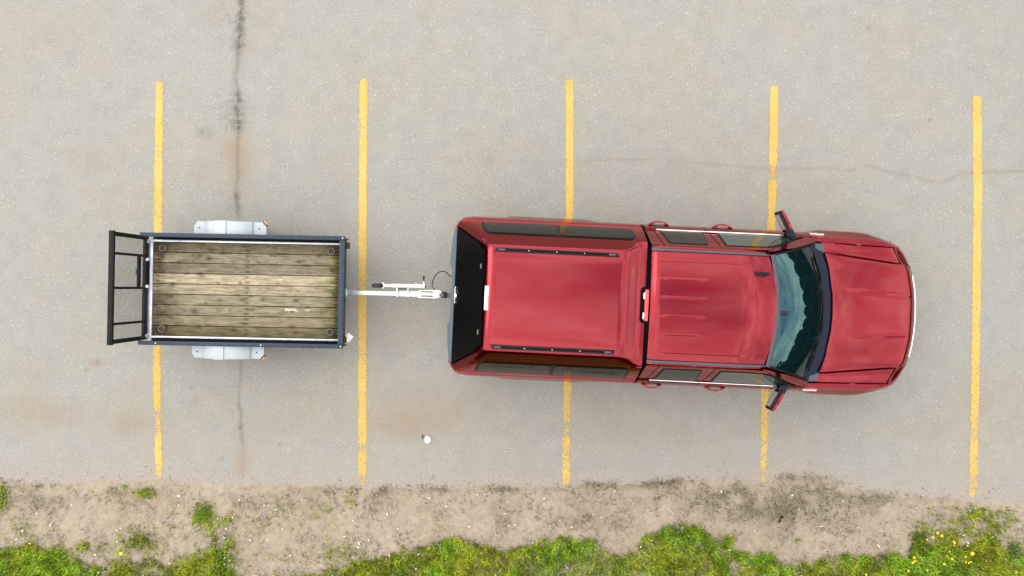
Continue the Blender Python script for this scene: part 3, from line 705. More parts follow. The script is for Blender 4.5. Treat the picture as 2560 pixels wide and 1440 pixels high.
def side_panel(mb, u0, u1, s, zlo=None, zhi=None, off=0, step=.035):
    us = np.linspace(u0, u1, max(2, int((u1 - u0) / step) + 1))
    P = []
    for u in us:
        row = side_pts(u, zlo, zhi, off)
        x, v, z = row[0]
        row = [(x, v - .03, z)] + row                    # returned lower lip
        P.append([(a, b_ * s, c) for a, b_, c in row])
    # returned ends
    e0 = [(a + .002, b_ - .02 * s, c) for a, b_, c in P[0]]; e1 = [(a - .002, b_ - .02 * s, c) for a, b_, c in P[-1]]
    mb.grid([e0] + P + [e1])
# hidden black inner tub that shows in the gaps
mb = MB()
for s in (1, -1):
    for (a, b_) in [(-.33, .22), (1.20, 3.76), (4.74, 4.80)]:
        side_panel(mb, a, b_, s, .45, None, .022, .12)
mb.box((2.2, 0, .55), (5.0, 1.2, .3), .03); mb.box((.7, 0, .95), (2.0, 1.36, .55), .02); mb.box((2.75, 0, .85), (2.0, 1.7, .7), .02); mb.box((4.38, 0, .86), (1.05, 1.2, .5), .02)
mb.box((4.2, 0, 1.11), (1.2, 1.5, .1), .02); mb.box((.75, 0, 1.25), (2.05, 1.66, .12), .02)
mb.build('chassis', M['dark_paint'], truck)
# bed
for s in (1, -1):
    mb = MB(); side_panel(mb, -.395, 1.752, s); bs = mb.build('bed_side', M['paint'], truck, 24)
    MB().box((.70, s * .845, 1.352), (2.08, .06, .012), .003).build('bed_rail', M['plastic'], bs)
# fenders, cab corners, sills
for s in (1, -1):
    mb = MB(); side_panel(mb, 3.772, 4.87, s); mb.build('fender', M['paint'], truck, 24)

# greenhouse -------------------------------------------------------
GZ = np.array([1.25, 1.33, 1.345, 1.42, 1.50, 1.55, 1.60, 1.66, 1.72, 1.78, 1.82, 1.845])
GV = np.array([.880, .866, .862, .836, .805, .784, .763, .736, .710, .690, .677, .662])
def gv(z): return np.interp(z, GZ, GV)
def top_z(u): return float(np.interp(u, [1.7, 3.0, 3.12, 3.25, 3.40, 3.55, 3.70, 3.80], [1.845, 1.845, 1.835, 1.785, 1.700, 1.59, 1.455, 1.335]))
def belt_z(u): return float(np.interp(u, [1.7, 3.4, 3.8], [1.335, 1.33, 1.29]))
def shift(u): return float(np.interp(u, [3.1, 3.3, 3.5, 3.82], [0, .005, .018, .035]))
def cabside(u, t, off=0.0):
    zb, zt = belt_z(u), top_z(u); z = zb + (zt - zb) * t
    v = float(gv(z)) - shift(u) * t
    sl = (float(gv(z + .02)) - float(gv(z - .02))) / .04
    nl = math.hypot(1, sl)
    return (u, v + off / nl, z - off * sl / nl)
us = np.concatenate([np.linspace(1.806, 3.1, 20), np.linspace(3.14, 3.80, 14)])
ts = np.linspace(0, 1, 12)
ROOF_V = [.664, .655, .645, .634, .630, .606, .602, .58, .52, .44, .33, .22, .11, 0]
def roof_front(v): return 3.205 - .072 * (abs(v) / .62) ** 2 + .0
def roof_z(u, v):
    z = 1.915 - .048 * (v / .62) ** 2
    a = abs(v)
    if a > .60: z = np.interp(a, [.60, .606, .63, .634, .645, .655, .664], [1.866, 1.856, 1.855, 1.864, 1.866, 1.860, 1.845])
    uf = roof_front(v)
    z -= .075 * float(sstep(uf - .42, uf + .12, u)) ** 1.3 * (1 if a < .6 else 1.0)
    z -= .022 * float(sstep(1.90, 1.79, u))
    # pressed ribs
    for rv, u0, u1 in [(.50, 1.90, 2.92), (.30, 1.90, 2.44), (.10, 1.90, 2.43), (-.105, 1.90, 2.43), (-.308, 1.90, 2.42), (-.506, 1.90, 2.91)]:
        dv = abs(v - rv)
        if dv < .015: z += .0070 * float(sstep(.015, .002, dv)) * float(sstep(u0, u0 + .10, u) * sstep(u1, u1 - .12, u))
    return float(z)
vs_ = []
for a in np.arange(-.60, .6001, .006): vs_.append(float(a))
vs_ = [-v for v in ROOF_V[:7]] + [v for v in vs_ if abs(v) < .599] + ROOF_V[6::-1]
mb = MB()
for s in (1, -1):
    mb.grid([[(p[0], p[1] * s, p[2]) for p in (cabside(u, t) for t in ts)] for u in us])
P = []
for i in range(64):
    f = i / 63; row = []
    for v in vs_:
        u = 1.806 + (roof_front(v) - 1.806) * f
        row.append((u, v, roof_z(u, v)))
    P.append(row)
mb.grid(P)
# rear wall of the cab and the pillars beside the windscreen
mb.grid([[(1.808, s * gv(z), z) for z in (1.34, 1.45, 1.6, 1.75, 1.84)] for s in (-1, -.5, 0, .5, 1)])
PIL = []
for s in (1, -1):
    rows = []
    for i in range(13):
        f = i / 12
        u = 3.08 + (3.80 - 3.08) * f
        o = cabside(u, 1.0)
        gu = lerp(3.10, 3.762, f); gw = lerp(.626, .792, f); gzz = lerp(1.836, 1.352, f) + .022 * math.sin(math.pi * f)
        mid = ((o[0] + gu) / 2, (o[1] + gw) / 2 + .004, (o[2] + gzz) / 2 + .016)
        rows.append([(o[0], o[1] * s, o[2]), (lerp(o[0], mid[0], .6), s * lerp(o[1], mid[1], .5), lerp(o[2], mid[2], .8)), (mid[0], mid[1] * s, mid[2]), (gu, gw * s, gzz), (gu, (gw - .01) * s, gzz - .03)])
    mb.grid(rows)
    side_panel(mb, 1.806, 1.868, s); side_panel(mb, 1.868, 3.768, s, None, .475)
mb.build('cab', M['paint'], truck, 22)
# roof ditch mouldings
for s in (1, -1):
    rows = []
    for i in range(40):
        u = 1.808 + (3.128 - 1.808) * i / 39
        rows.append([(u, s * v, roof_z(u, .618 * s) + dz) for v, dz in ((.604, .0), (.605, .0075), (.618, .0095), (.631, .0075), (.632, 0))])
    MB().grid(rows).build('roof_moulding', M['grey_plastic'], truck, 20)
# windscreen
def ws(sv, v01, off=0.0, inset=0.0):
    """sv 0 at the roof, 1 at the cowl; v01 -1..1"""
    hw = lerp(.618, .790, sv) - inset
    v = v01 * hw
    tu = 3.208 - .074 * v01 ** 2; tz = 1.838 - .012 * v01 ** 2
    bu = 3.905 - .163 * v01 ** 2; bz = 1.392 - .055 * v01 ** 2
    u = lerp(tu, bu, sv); z = lerp(tz, bz, sv)
    b_ = .034 * math.sin(math.pi * min(1, max(0, sv))) ** .9
    nx, nz = .56, .83
    return (u + nx * (b_ + off), v, z + nz * (b_ + off))
vv = np.linspace(-1, 1, 41)
MB().grid([[ws(a, v) for v in vv] for a in np.linspace(.0, 1.03, 30)]).build('windshield', M['windshield'], truck, 60)
o = MB().grid([[ws(a, v, d) for v in np.linspace(-1.0, 1.0, 41)] for a, d in ((-.015, -.004), (-.01, .006), (.02, .008), (.05, .007), (.066, .002))]).build('windshield_seal', M['grey_plastic'], truck, 25)
for s in (1, -1):
    MB().grid([[ws(a, s * w_, d) for w_, d in ((1.012, -.004), (1.008, .005), (.985, .006), (.975, .001))] for a in np.linspace(.02, 1.0, 22)]).build('windshield_trim', M['plastic'], truck, 30)
# sensor patch behind the glass top and a dark shade band
rows = [[ws(a, v, .0025) for v in np.linspace(-.075, .005, 4)] for a in (.09, .13, .17, .20)]
MB().grid(rows).build('mirror_mount', M['navy_plastic'], truck)
# side glazing
def glass(name, poly, s, material, parent, off=.006, rim=None):
    def samp(poly, off):
        lo, hi = poly
        rows = []
        n = 14
        for i in range(n + 1):
            f = i / n
            rows.append([(p[0], p[1] * s, p[2]) for p in (cabside(lerp(np.interp(f, [0, 1], [lo[0][0], lo[1][0]]), np.interp(f, [0, 1], [hi[0][0], hi[1][0]]), q), lerp(lerp(lo[0][1], lo[1][1], f), np.interp(f, np.linspace(0, 1, len(hi[2])), hi[2]), q), off) for q in np.linspace(0, 1, 7))])
        return rows
    return MB().grid(samp(poly, off)).build(name, material, parent, 40)
DOORS = {}
for s in (1, -1):
    for nm, u0, u1 in (('rear', 1.876, 2.512), ('front', 2.520, 3.764)):
        mb = MB(); side_panel(mb, u0, u1, s, .484)
        d = mb.build('door', M['paint'], truck, 24); DOORS[(nm, s)] = d
    lo = ((1.985, .03), (2.462, .03)); hi = ((2.03, .78), (2.43, .78), [.80, .80])
    rim_lo = ((1.965, .0), (2.478, .0)); rim_hi = ((2.012, .84), (2.446, .84), [.84, .84])
    fr = glass('window_frame', (rim_lo, rim_hi), s, M['plastic'], DOORS[('rear', s)], .003)
    glass('window', (lo, hi), s, M['privacy'], DOORS[('rear', s)], .007)
    lo = ((2.655, .03), (3.47, .03)); hi = ((2.66, .78), (3.47, .78), [.80, .80, .80, .80, .80, .78, .74, .66, .52, .34])
    rim_lo = ((2.632, .0), (3.53, .0)); rim_hi = ((2.640, .84), (3.53, .84), [.84, .84, .84, .84, .84, .82, .79, .72, .60, .40])
    fr = glass('window_frame', (rim_lo, rim_hi), s, M['plastic'], DOORS[('front', s)], .003)
    glass('window', (lo, hi), s, M['doorglass'], DOORS[('front', s)], .007)
    # door shut lines on the upper frame
    for u0, du in ((2.548, .03), (1.90, .05)):
        rows = [[(p[0], p[1] * s, p[2]) for p in (cabside(u0 + du * t - w_, t, .0022), cabside(u0 + du * t + w_, t, .0022))] for t in np.linspace(0, .97, 9) for w_ in (.0035,)]
        MB().grid(rows).build('shut_line', M['dark_paint'], DOORS[('front' if u0 > 2 else 'rear', s)])
    for u0, u1, nm in ((1.935, 2.512, 'rear'), (2.520, 3.42, 'front')):
        rows = []
        for u in np.linspace(u0, u1, 16):
            v0 = np.interp(belt_z(u) - .006, ZS, VS)
            rows.append([(u, s * (v0 + a), belt_z(u) + b_) for a, b_ in ((-.004, .006), (.003, .005), (.007, .001), (.007, -.003), (.001, -.006))])
        MB().grid(rows).build('belt_trim', M['chrome'], DOORS[(nm, s)], 40)
    for uc, nm in ((1.995, 'rear'), (2.752, 'front')):
        d = DOORS[(nm, s)]
        # strap handle over a dark recess
        outer = []; inner = []
        for i in range(17):
            a = i / 16; x = uc - .126 + .252 * a; h = .046 * math.sin(math.pi * a) ** .62
            outer.append((x, h))
        rows = [[(x, s * (.946 + h), 1.120), (x, s * (.954 + h), 1.140), (x, s * (.948 + h), 1.158), (x, s * (.940 + h * .62), 1.160), (x, s * (.936 + h * .5), 1.125)] for x, h in outer]
        hd = MB().grid(rows, closed=True).build('door_handle', M['paint'], d, 40)
        MB().box((uc + .005, s * .964, 1.150), (.120, .020, .03), .008).build('handle_recess', M['ring'], d)
    # black sail at the mirror foot
    rows = []
    for u in np.linspace(3.40, 3.66, 9):
        tt = np.interp(u, [3.40, 3.50, 3.66], [.26, .42, .10])
        rows.append([(p[0], p[1] * s, p[2]) for p in (cabside(u, q * tt, .011) for q in np.linspace(-.05, 1, 5))])
    MB().grid(rows).build('mirror_sail', M['plastic'], DOORS[('front', s)])
    # wing mirror
    mr = MB(); mr.box((3.50, s * .905, 1.315), (.13, .10, .07), .02, (0, 0, s * R(-62))); mr = mr.build('wing_mirror', M['navy_plastic'], truck)
    ang = math.atan2(.255 * s, -.135)
    cx, cy = 3.396, s * 1.035
    def loc(a, b_): return (cx + math.cos(ang) * a + math.sin(ang) * b_ * s, cy + math.sin(ang) * a - math.cos(ang) * b_ * s)
    def shell(x0, x1, d0, d1, z0, z1, name, m_, par, taper=.75):
        P = []
        for x, k in ((x0, .80), (x0 + .03, .96), (lerp(x0, x1, .6), 1.0), (x1 - .02, .90), (x1, .72)):
            zc = (z0 + z1) / 2; hz = (z1 - z0) / 2 * k; dm = (d0 + d1) / 2; hd_ = (d1 - d0) / 2 * k
            ring = [loc(x, dm - hd_) + (zc - hz,), loc(x, dm + hd_) + (zc - hz * .9,), loc(x, dm + hd_) + (zc + hz * .8,), loc(x, dm + hd_ * .7) + (zc + hz,), loc(x, dm - hd_ * .8) + (zc + hz,), loc(x, dm - hd_) + (zc + hz * .85,)]
            P.append(ring)
        return MB().grid(P, closed=True, cap0=True, cap1=True).build(name, m_, par, 35)
    shell(-.115, .130, .006, .050, 1.275, 1.445, 'mirror_shell', M['paint'], mr)
    shell(-.120, .133, -.024, .008, 1.270, 1.438, 'mirror_back', M['plastic'], mr)
    a0 = loc(-.09, -.0265); a1 = loc(.10, -.0265)
    MB().grid([[(a[0], a[1], 1.290), (a[0], a[1], 1.425)] for a in (a0, a1)]).build('mirror_glass', M['clear'], mr)
# bonnet
def hfront(v): return float(np.interp(abs(v), [0, .19, .353, .50, .578, .618, .66, .74, .82], [5.072, 5.070, 5.046, 5.016, 4.99, 4.955, 4.918, 4.872, 4.828]))
def hrear(v): return float(np.interp(abs(v), [0, .22, .314, .526, .62, .72, .82], [4.012, 4.004, 3.988, 3.962, 3.934, 3.902, 3.872]))
P = []
NU = 60
for i in range(NU + 1):
    f = i / NU
    vr = lerp(.278, .205, f); vc = lerp(.692, .588, f); ve = lerp(.822, .812, f)
    amp = float(sstep(.0, .75, f)) ** .8
    vpos = list(np.linspace(0, vr, 7)) + [vr + .010, vr + .022, vr + .034, vr + .044] + list(np.linspace(vr + .07, vc - .03, 9)) + [vc - .012, vc, vc + .006, vc + .018, vc + .030] + list(np.linspace(vc + .05, ve - .012, 5)) + [ve]
    half = []
    for v in vpos:
        u0, u1 = hrear(v), hfront(v); u = lerp(u0, u1, f)
        z = 1.398 - .175 * f ** 1.2 - lerp(.085, .042, f) * (v / .82) ** 2
        z -= .015 * amp * (1 - float(sstep(vr, vr + .042, v)))
        z += .010 * float(sstep(vc - .18, vc - .01, v)) * (1 - float(sstep(vc - .002, vc + .024, v)))
        z -= .019 * float(sstep(vc - .002, vc + .024, v))
        z += .016 * float(sstep(vc + .05, ve, v))
        z -= .060 * max(0.0, (f - .90) / .10) ** 2
        if v > ve - .005: z -= .008
        half.append((u, v, z))
    P.append([(a, -b_, c) for a, b_, c in half[:0:-1]] + half)
fr_ = [(a + .004, b_, c - .03) for a, b_, c in P[-1]]
mb = MB().grid(P + [fr_]); mb.build('hood', M['paint'], truck, 14)
# nose below the bonnet
NOSE = [(4.80, .915), (4.87, .892), (4.94, .850), (5.0, .800), (5.055, .715), (5.105, .62), (5.140, .48), (5.168, .34), (5.186, .18), (5.192, 0)]
nose = NOSE + [(a, -b_) for a, b_ in NOSE[-2::-1]]
def offs(path, d):
    r = []
    for i, (a, b_) in enumerate(path):
        p0 = path[max(i - 1, 0)]; p1 = path[min(i + 1, len(path) - 1)]
        tx, ty = p1[0] - p0[0], p1[1] - p0[1]; l_ = math.hypot(tx, ty)
        r.append((a + ty / l_ * d * 1.0, b_ - tx / l_ * d * 1.0))
    return r
def band(levels, path=nose):
    return [[(a, b_, z) for a, b_ in offs(path, ins)] for z, ins in levels]
MB().grid(band([(.45, .05), (.52, .0), (.62, -.012), (.90, -.006), (.96, .008), (1.02, .040), (1.06, .068), (1.09, .098), (1.100, .118), (1.08, .135)])).build('front_fascia', M['paint'], truck, 30)
sub = [p for p in nose if abs(p[1]) < .63]
g = MB().grid(band([(.72, -.016), (.73, -.024), (.90, -.018), (.94, -.006)], sub)).build('grille', M['plastic'], truck)
MB().grid(band([(.805, -.022), (.81, -.034), (.84, -.034), (.845, -.020)], sub)).build('grille_bar', M['chrome'], g)
for s in (1, -1):
    hp = [(a, b_ * s) for a, b_ in NOSE[1:6]]
    if s < 0: hp = hp[::-1]
    MB().grid(band([(.72, -.016), (.73, -.024), (.89, -.018), (.93, -.004)], hp)).build('headlight', M['clear'], truck)
bp = [p for p in nose if abs(p[1]) < .50]
MB().grid(band([(.46, .0), (.48, -.12), (.56, -.148), (.66, -.152), (.70, -.140), (.715, -.02)], bp)).build('front_bumper', M['chrome'], truck, 35)
# cowl and wipers
rows = []
for i in range(41):
    v = -.815 + 1.63 * i / 40; a = abs(v) / .815
    b0 = ws(1.0, max(-1, min(1, v / .79)), -.002)
    hr = hrear(v) + .02
    rows.append([(b0[0] - .02, v, b0[2] - .004), (b0[0] + .012, v, b0[2] + .002), (lerp(b0[0], hr, .5), v, 1.386 - .068 * a * a), (hr - .02, v, 1.378 - .075 * a * a), (hr, v, 1.36 - .075 * a * a)])
cw = MB().grid(rows).build('cowl', M['navy_plastic'], truck, 40)
for s in (1, -1):
    MB().prism([(3.80, s * .745), (3.905, s * .70), (3.90, s * .80), (3.79, s * .805)], 1.318, 1.3355, .002).build('cowl_corner', M['grey_plastic'], truck)
for v0, v1, s0, s1 in ((.52, -.06, .985, .90), (-.10, -.66, .985, .90)):
    pts = [ws(lerp(s0, s1, i / 10), lerp(v0, v1, i / 10) / .78, .014) for i in range(11)]
    wp = MB().tube(pts, .007, 6).tube([ws(1.03, v0 / .78, .004), ws(.99, lerp(v0, v1, .2) / .78, .02), ws(lerp(s0, s1, .5), lerp(v0, v1, .5) / .78, .022)], .008, 6).build('wiper', M['plastic'], truck)
# fender badges
for s in (1, -1):
    mb = MB()
    for i, (du, L_, zz) in enumerate(((0, .05, 1.182), (.045, .05, 1.170), (.088, .056, 1.176), (.13, .05, 1.165))):
        q_ = side_pts(3.80 + du); vb = float(np.interp(zz, [p[2] for p in q_], [p[1] for p in q_]))
        mb.box((3.80 + du, s * (vb + .004), zz), (L_, .016, .045 - .006 * (i % 2)), .005, (s * R(22), R(3), 0))
    mb.build('fender_badge', M['chrome'], truck)
# aerial
MB().prism([(-.082, -.020), (.05, -.024), (.076, -.014), (.082, 0), (.076, .014), (.05, .024), (-.082, .020)], 0, .03, .008, Matrix.Translation((3.02, .402, roof_z(3.02, .4) - .004)) @ Matrix.Rotation(R(-3), 4, 'Z')).tube([(2.985, .40, 1.925), (3.02, .402, 1.945), (3.07, .402, 1.925)], [.006, .009, .005], 8).build('antenna', M['plastic'], truck)

# canopy -----------------------------------------------------------
cap = None
CZ = [1.365, 1.40, 1.425, 1.440, 1.447, 1.47, 1.50, 1.60, 1.70, 1.80, 1.87, 1.92, 1.945, 1.965, 1.979, 1.988, 1.993, 2.003, 2.008, 2.010]
CV = [.868, .884, .890, .888, .867, .862, .856, .815, .768, .718, .665, .628, .609, .594, .582, .569, .548, .40, .20, 0]
def cap_pt(i, k):
    z, v = CZ[i], CV[i]
    ur = -.362 + (z - 1.365) * .585
    uf = 1.752
    u = lerp(ur, uf, k)
    h = float(sstep(1.47, 1.72, u)) * float(sstep(1.76, 1.95, z))
    z2 = z - (z - 1.76) * .52 * h
    v2 = v + min(v, .58) / .58 * .075 * h * (1 if v < .66 else .5)
    rr = max(0.0, 1 - k / .035)
    v2 *= 1 - .030 * rr * rr
    if z > 1.90: z2 -= .016 * rr * rr
    return u, v2, z2
ks = [0, .006, .014, .024, .036, .06] + list(np.linspace(.1, 1.0, 46))
P = []
N_ = len(CZ)
for k in ks:
    half = [cap_pt(i, k) for i in range(N_)]
    P.append([(a, -b_, c) for a, b_, c in half[:-1]] + [(a, b_, c) for a, b_, c in half[::-1]])
mb = MB().grid(P, cap0=True)
cap = mb.build('bed_canopy', M['paint'], truck, 24)
def cap_side(u, z, s, off):
    i = np.interp(z, CZ, np.arange(N_)); v = float(np.interp(z, CZ, CV))
    sl = (float(np.interp(z + .03, CZ, CV)) - float(np.interp(z - .03, CZ, CV))) / .06; nl = math.hypot(1, sl)
    return (u, s * (v + off / nl), z - off * sl / nl)
def cap_panel(c0, c1, name, m_, s, par, off, r=.05):
    """c: (u at bottom, u at top) left and right, bottom z, top z"""
    (ul0, ul1), (ur0, ur1), z0, z1 = c0[0], c0[1], c1[0], c1[1]
    rows = []
    for q in np.linspace(0, 1, 15):
        e = r * (1 - math.sqrt(max(0, 1 - (abs(q - .5) * 2) ** 6)))
        a = lerp(ul0, ul1, q) + e; b_ = lerp(ur0, ur1, q) - e
        rows.append([cap_side(lerp(a, b_, f), lerp(z0, z1, q), s, off) for f in np.linspace(0, 1, 12)])
    return MB().grid(rows).build(name, m_, par, 40)
for s in (1, -1):
    f_ = cap_panel(((-.115, -.045), (1.615, 1.645)), (1.482, 1.815), 'window_frame', M['plastic'], s, cap, .004, .07)
    cap_panel(((-.085, -.02), (.750, .758)), (1.500, 1.797), 'window', M['privacy'], s, cap, .009, .04)
    cap_panel(((.790, .798), (1.590, 1.618)), (1.500, 1.797), 'window', M['privacy'], s, cap, .009, .04)
# rear hatch glass
def rear(v, q, off):
    z = lerp(1.362, 1.938, q); u = -.362 + (z - 1.365) * .585
    return (u - .863 * off, v, z + .505 * off)
def rearpanel(name, m_, w0, w1, q0, q1, off, par):
    rows = []
    for q in np.linspace(q0, q1, 8):
        f = (q - q0) / (q1 - q0); hw = lerp(w0, w1, f) - .035 * max(0, (f - .86) / .14) ** 2
        rows.append([rear(v, q, off) for v in np.linspace(-hw, hw, 9)])
    e = [[(a + .012, b_, c - .004) for a, b_, c in r] for r in (rows[0], rows[-1])]
    return MB().grid([e[0]] + rows + [e[1]]).build(name, m_, par, 40)
hatch = rearpanel('rear_hatch', M['black_glass'], .802, .560, -.01, 1.0, .014, truck)
rearpanel('rear_window', M['black_glass'], .796, .552, .0, .985, .020, hatch)
for s in (1, -1):
    p = rear(.36 * s - .02, .955, .026)
    MB().box(p, (.016, .052, .012), .003, (0, R(30), 0)).build('hatch_hinge', M['ring'], hatch)
mb = MB()
for v, L_, d in ((.085, .03, .012), (.045, .05, .016), (.0, .05, .020), (-.035, .04, .016), (-.08, .034, .012)):
    p = rear(v + .005, .055 + (.02 if abs(v) < .03 else 0), .026); mb.box(p, (d * 1.6, L_, .016), .005, (0, R(25), R(random.uniform(-8, 8))))
p = rear(.0, .10, .026); mb.cyl(p, (p[0] - .01, p[1], p[2] + .012), .018, 10)
mb.build('hatch_latch', M['chrome'], hatch)
MB().box((.022, -.003, 1.9935), (.058, .262, .012), .003, (0, R(-9), 0)).build('brake_light', M['white'], cap)
for s in (1, -1):
    rows_ = MB().prism([(.075, s * .506), (.10, s * .550), (1.41, s * .550), (1.435, s * .506)], 1.996, 2.012, .004)
    rl = rows_.build('roof_rail', M['plastic'], truck)
    mb = MB().box((.755, s * .528, 2.016), (1.16, .012, .012), .004)
    mb.build('rail_slot', M['dark_paint'], rl)
    for x in (.16, 1.35): MB().box((x, s * .528, 2.017), (.075, .022, .014), .008).build('rail_cap', M['grey_plastic'], rl)
    for x in (.45, .75, 1.05): MB().cyl((x, s * .528, 2.02), (x, s * .528, 2.025), .005, 8).build('rail_screw', M['bolt'], rl)
# boot between canopy and cab, high brake lamp
mb = MB()
mb.grid([[(u, v, z - .035) for v, z in zip(np.linspace(-.66, .66, 9), [1.84, 1.87, 1.885, 1.893, 1.895, 1.893, 1.885, 1.87, 1.84])] for u in (1.755, 1.81)])
mb.grid([[(1.782, s * gv(z) * .985, z) for z in (1.34, 1.45, 1.6, 1.75, 1.83)] for s in (-1, -.5, 0, .5, 1)])
mb.build('canopy_boot', M['dark_paint'], truck)
hl = MB().prism([(1.725, -.20), (1.70, -.17), (1.70, .17), (1.725, .20), (1.80, .205), (1.80, -.205)], 1.85, 1.892, .004).build('high_lamp_housing', M['dark_paint'], truck)
MB().box((1.766, -.003, 1.895), (.042, .345, .022), .008).build('brake_lamp', M['redlens'], hl)
for v in (-.12, .10): MB().box((1.738, v, 1.890), (.016, .07, .012), .003).build('cargo_lamp', M['white'], hl)
# tailgate, lamps, bumper, hitch
tg = MB().box((-.395, 0, 1.03), (.05, 1.60, .58), .015).build('tailgate', M['paint'], truck)
MB().prism([(-.360, -.80), (-.395, -.80), (-.418, -.72), (-.424, 0), (-.418, .72), (-.395, .80), (-.360, .80)], 1.318, 1.352, .006).build('tailgate_cap', M['bumper_top'], tg)
MB().box((-.425, 0, 1.12), (.015, .26, .09), .01).build('tailgate_handle', M['plastic'], tg)
for s in (1, -1):
    MB().box((-.372, s * .815, 1.06), (.055, .07, .40), .02).build('tail_light', M['redlens'], truck)
BP = [(-.28, .955), (-.34, .962), (-.43, .918), (-.470, .80), (-.492, .60), (-.503, .38), (-.462, .295)]
bp = BP + [(a, -b_) for a, b_ in BP[::-1]]
bm_ = MB().prism(bp, .50, .665, .012).build('rear_bumper', M['chrome'], truck, 35)
MB().prism([(a + .004, b_ * .996) for a, b_ in bp], .668, .715, .006).build('bumper_pad', M['bumper_top'], bm_, 35)
ht = MB().box((-.50, -.015, .45), (.20, .065, .06), .006).box((-.575, -.015, .47), (.07, .075, .05), .012).cyl((-.60, -.015, .48), (-.60, -.015, .54), .026, 14).build('hitch', M['bumper_top'], truck)
MB().box((-.572, -.012, .505), (.062, .080, .03), .01).build('hitch_pin', M['plastic'], ht)
# wheels
def wheel(parent, x, y, r, wd, s, spokes=6):
    tp = [(r * .62, -wd * .5), (r * .80, -wd * .52), (r * .95, -wd * .46), (r, -wd * .34), (r, wd * .34), (r * .95, wd * .46), (r * .80, wd * .52), (r * .62, wd * .5)]
    wroot = MB().lathe(tp, 44, c=(x, y, r)).build('wheel', M['rubber'], parent, 40)
    mb = MB().lathe([(r * .64, wd * .48 * s), (r * .60, wd * .38 * s), (r * .56, wd * .30 * s), (r * .2, wd * .34 * s), (r * .14, wd * .42 * s), (.001, wd * .42 * s)], 44, c=(x, y, r))
    for i in range(spokes):
        a = 2 * math.pi * i / spokes
        mb.box((x + math.cos(a) * r * .38, y + wd * .37 * s, r + math.sin(a) * r * .38), (r * .42, .03, r * .14), .006, (0, -a, 0))
    mb.build('rim', M['galv'], wroot, 40)
for x in (.70, 4.25):
    for s in (1, -1): wheel(truck, x, s * .825, .40, .24, s)

# ------------------------------------------------------------------ the trailer
tr = empty('utility_trailer', (-3.3868, -.0098, 0), R(-1.1))
tag(tr, 'small open utility trailer with weathered plank floor and raised mesh ramp gate', 'trailer')
VC = -.020
# planks
NB = 9; y0, y1 = VC - .60, VC + .60; bw = (y1 - y0) / NB
BC = [(.170, .135, .088), (.245, .203, .140), (.205, .168, .115), (.38, .312, .205), (.305, .255, .168), (.23, .193, .126), (.225, .190, .126), (.245, .200, .126), (.160, .126, .072)]
co = []; fs = []; tn = []
KN = [(random.uniform(-1.1, 1.15), random.uniform(-.58, .58), random.uniform(.012, .026), random.uniform(.35, .85)) for _ in range(70)]
for b_ in range(NB):
    ya = y1 - b_ * bw - .0045; yb = y1 - (b_ + 1) * bw + .0045
    us = np.linspace(-1.185, 1.20, 160); vs2 = np.linspace(0, 1, 12)
    base = len(co); dz = random.uniform(-.0025, .0025)
    for u in us:
        for q in vs2:
            y = lerp(ya, yb, q); z = .500 + dz - .004 * (abs(q - .5) * 2) ** 8 * 1.0
            co.append((u, y, z))
            n1 = float(fbm(u * 5 + 9, y * 9 + 3, 5)); n2 = float(fbm(u * 14, y * 20, 8))
            c = np.array(BC[b_]) * (.92 + .2 * float(fbm(u * 1.2 + b_ * 3.1, b_, 31)))
            rear_ = float(sstep(-.78, -1.16, u + (n1 - .5) * .6)) * (1 if b_ not in (3, 4) else .45)
            c = lerp(c, np.array((.07, .042, .022)), .72 * rear_ * (.5 + n2))
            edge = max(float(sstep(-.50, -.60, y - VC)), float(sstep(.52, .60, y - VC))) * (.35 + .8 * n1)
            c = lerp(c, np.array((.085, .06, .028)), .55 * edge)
            moss = float(sstep(.80, 1.15, u + (n1 - .5) * .55)) * (.45 + .9 * n2)
            c = lerp(c, np.array((.135, .125, .025)), .62 * min(1, moss))
            front_dark = float(sstep(1.07, 1.17, u + (n2 - .5) * .12))  # planks turn darker in a band at the front end
            c = lerp(c, np.array((.045, .05, .012)), .8 * front_dark)
            ol_ = float(sstep(.55, .75, n1)) * float(sstep(-.15, -.4, y - VC))
            c = lerp(c, np.array((.13, .11, .035)), .45 * ol_)
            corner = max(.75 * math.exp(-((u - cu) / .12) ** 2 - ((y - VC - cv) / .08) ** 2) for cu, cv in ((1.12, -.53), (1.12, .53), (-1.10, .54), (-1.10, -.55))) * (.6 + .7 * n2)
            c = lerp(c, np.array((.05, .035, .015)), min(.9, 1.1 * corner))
            if b_ == 6 and .50 < u < .95: c = lerp(c, np.array((.62, .6, .54)), .75 * math.exp(-((q - .28 - .1 * (n2 - .5)) / .10) ** 2) * float(sstep(.52, .66, n2 + .30 * float(sstep(.75, .55, u)))))
            for kx, ky, kr, ka in KN:
                dd = ((u - kx) / (kr * 1.5)) ** 2 + ((y - VC - ky) / kr) ** 2
                if dd < 5: c = lerp(c, np.array((.045, .028, .014)), ka * math.exp(-dd))
            for un in (-1.135, .0, 1.15):                 # nail stains
                for qn in (.25, .75):
                    dd = math.hypot((u - un - .012) / .03, (q - qn) / .12)
                    if dd < 2: c = lerp(c, np.array((.03, .022, .012)), .75 * math.exp(-dd * dd))
            tn.append((*c, 1))
    m_ = len(vs2)
    for i in range(len(us) - 1):
        for j in range(m_ - 1):
            a = base + i * m_ + j; fs.append((a, a + m_, a + m_ + 1, a + 1))
me = raw_mesh('plank_floor', co, fs, 4)
ca = me.color_attributes.new('tint', 'FLOAT_COLOR', 'POINT'); ca.data.foreach_set('color', np.array(tn, np.float32).ravel())
o = bpy.data.objects.new('plank_floor', me); finish(o, M['wood'], tr, None)
MB().box((0, VC, .478), (2.40, 1.22, .02)).build('floor_underside', M['dark_paint'], tr)
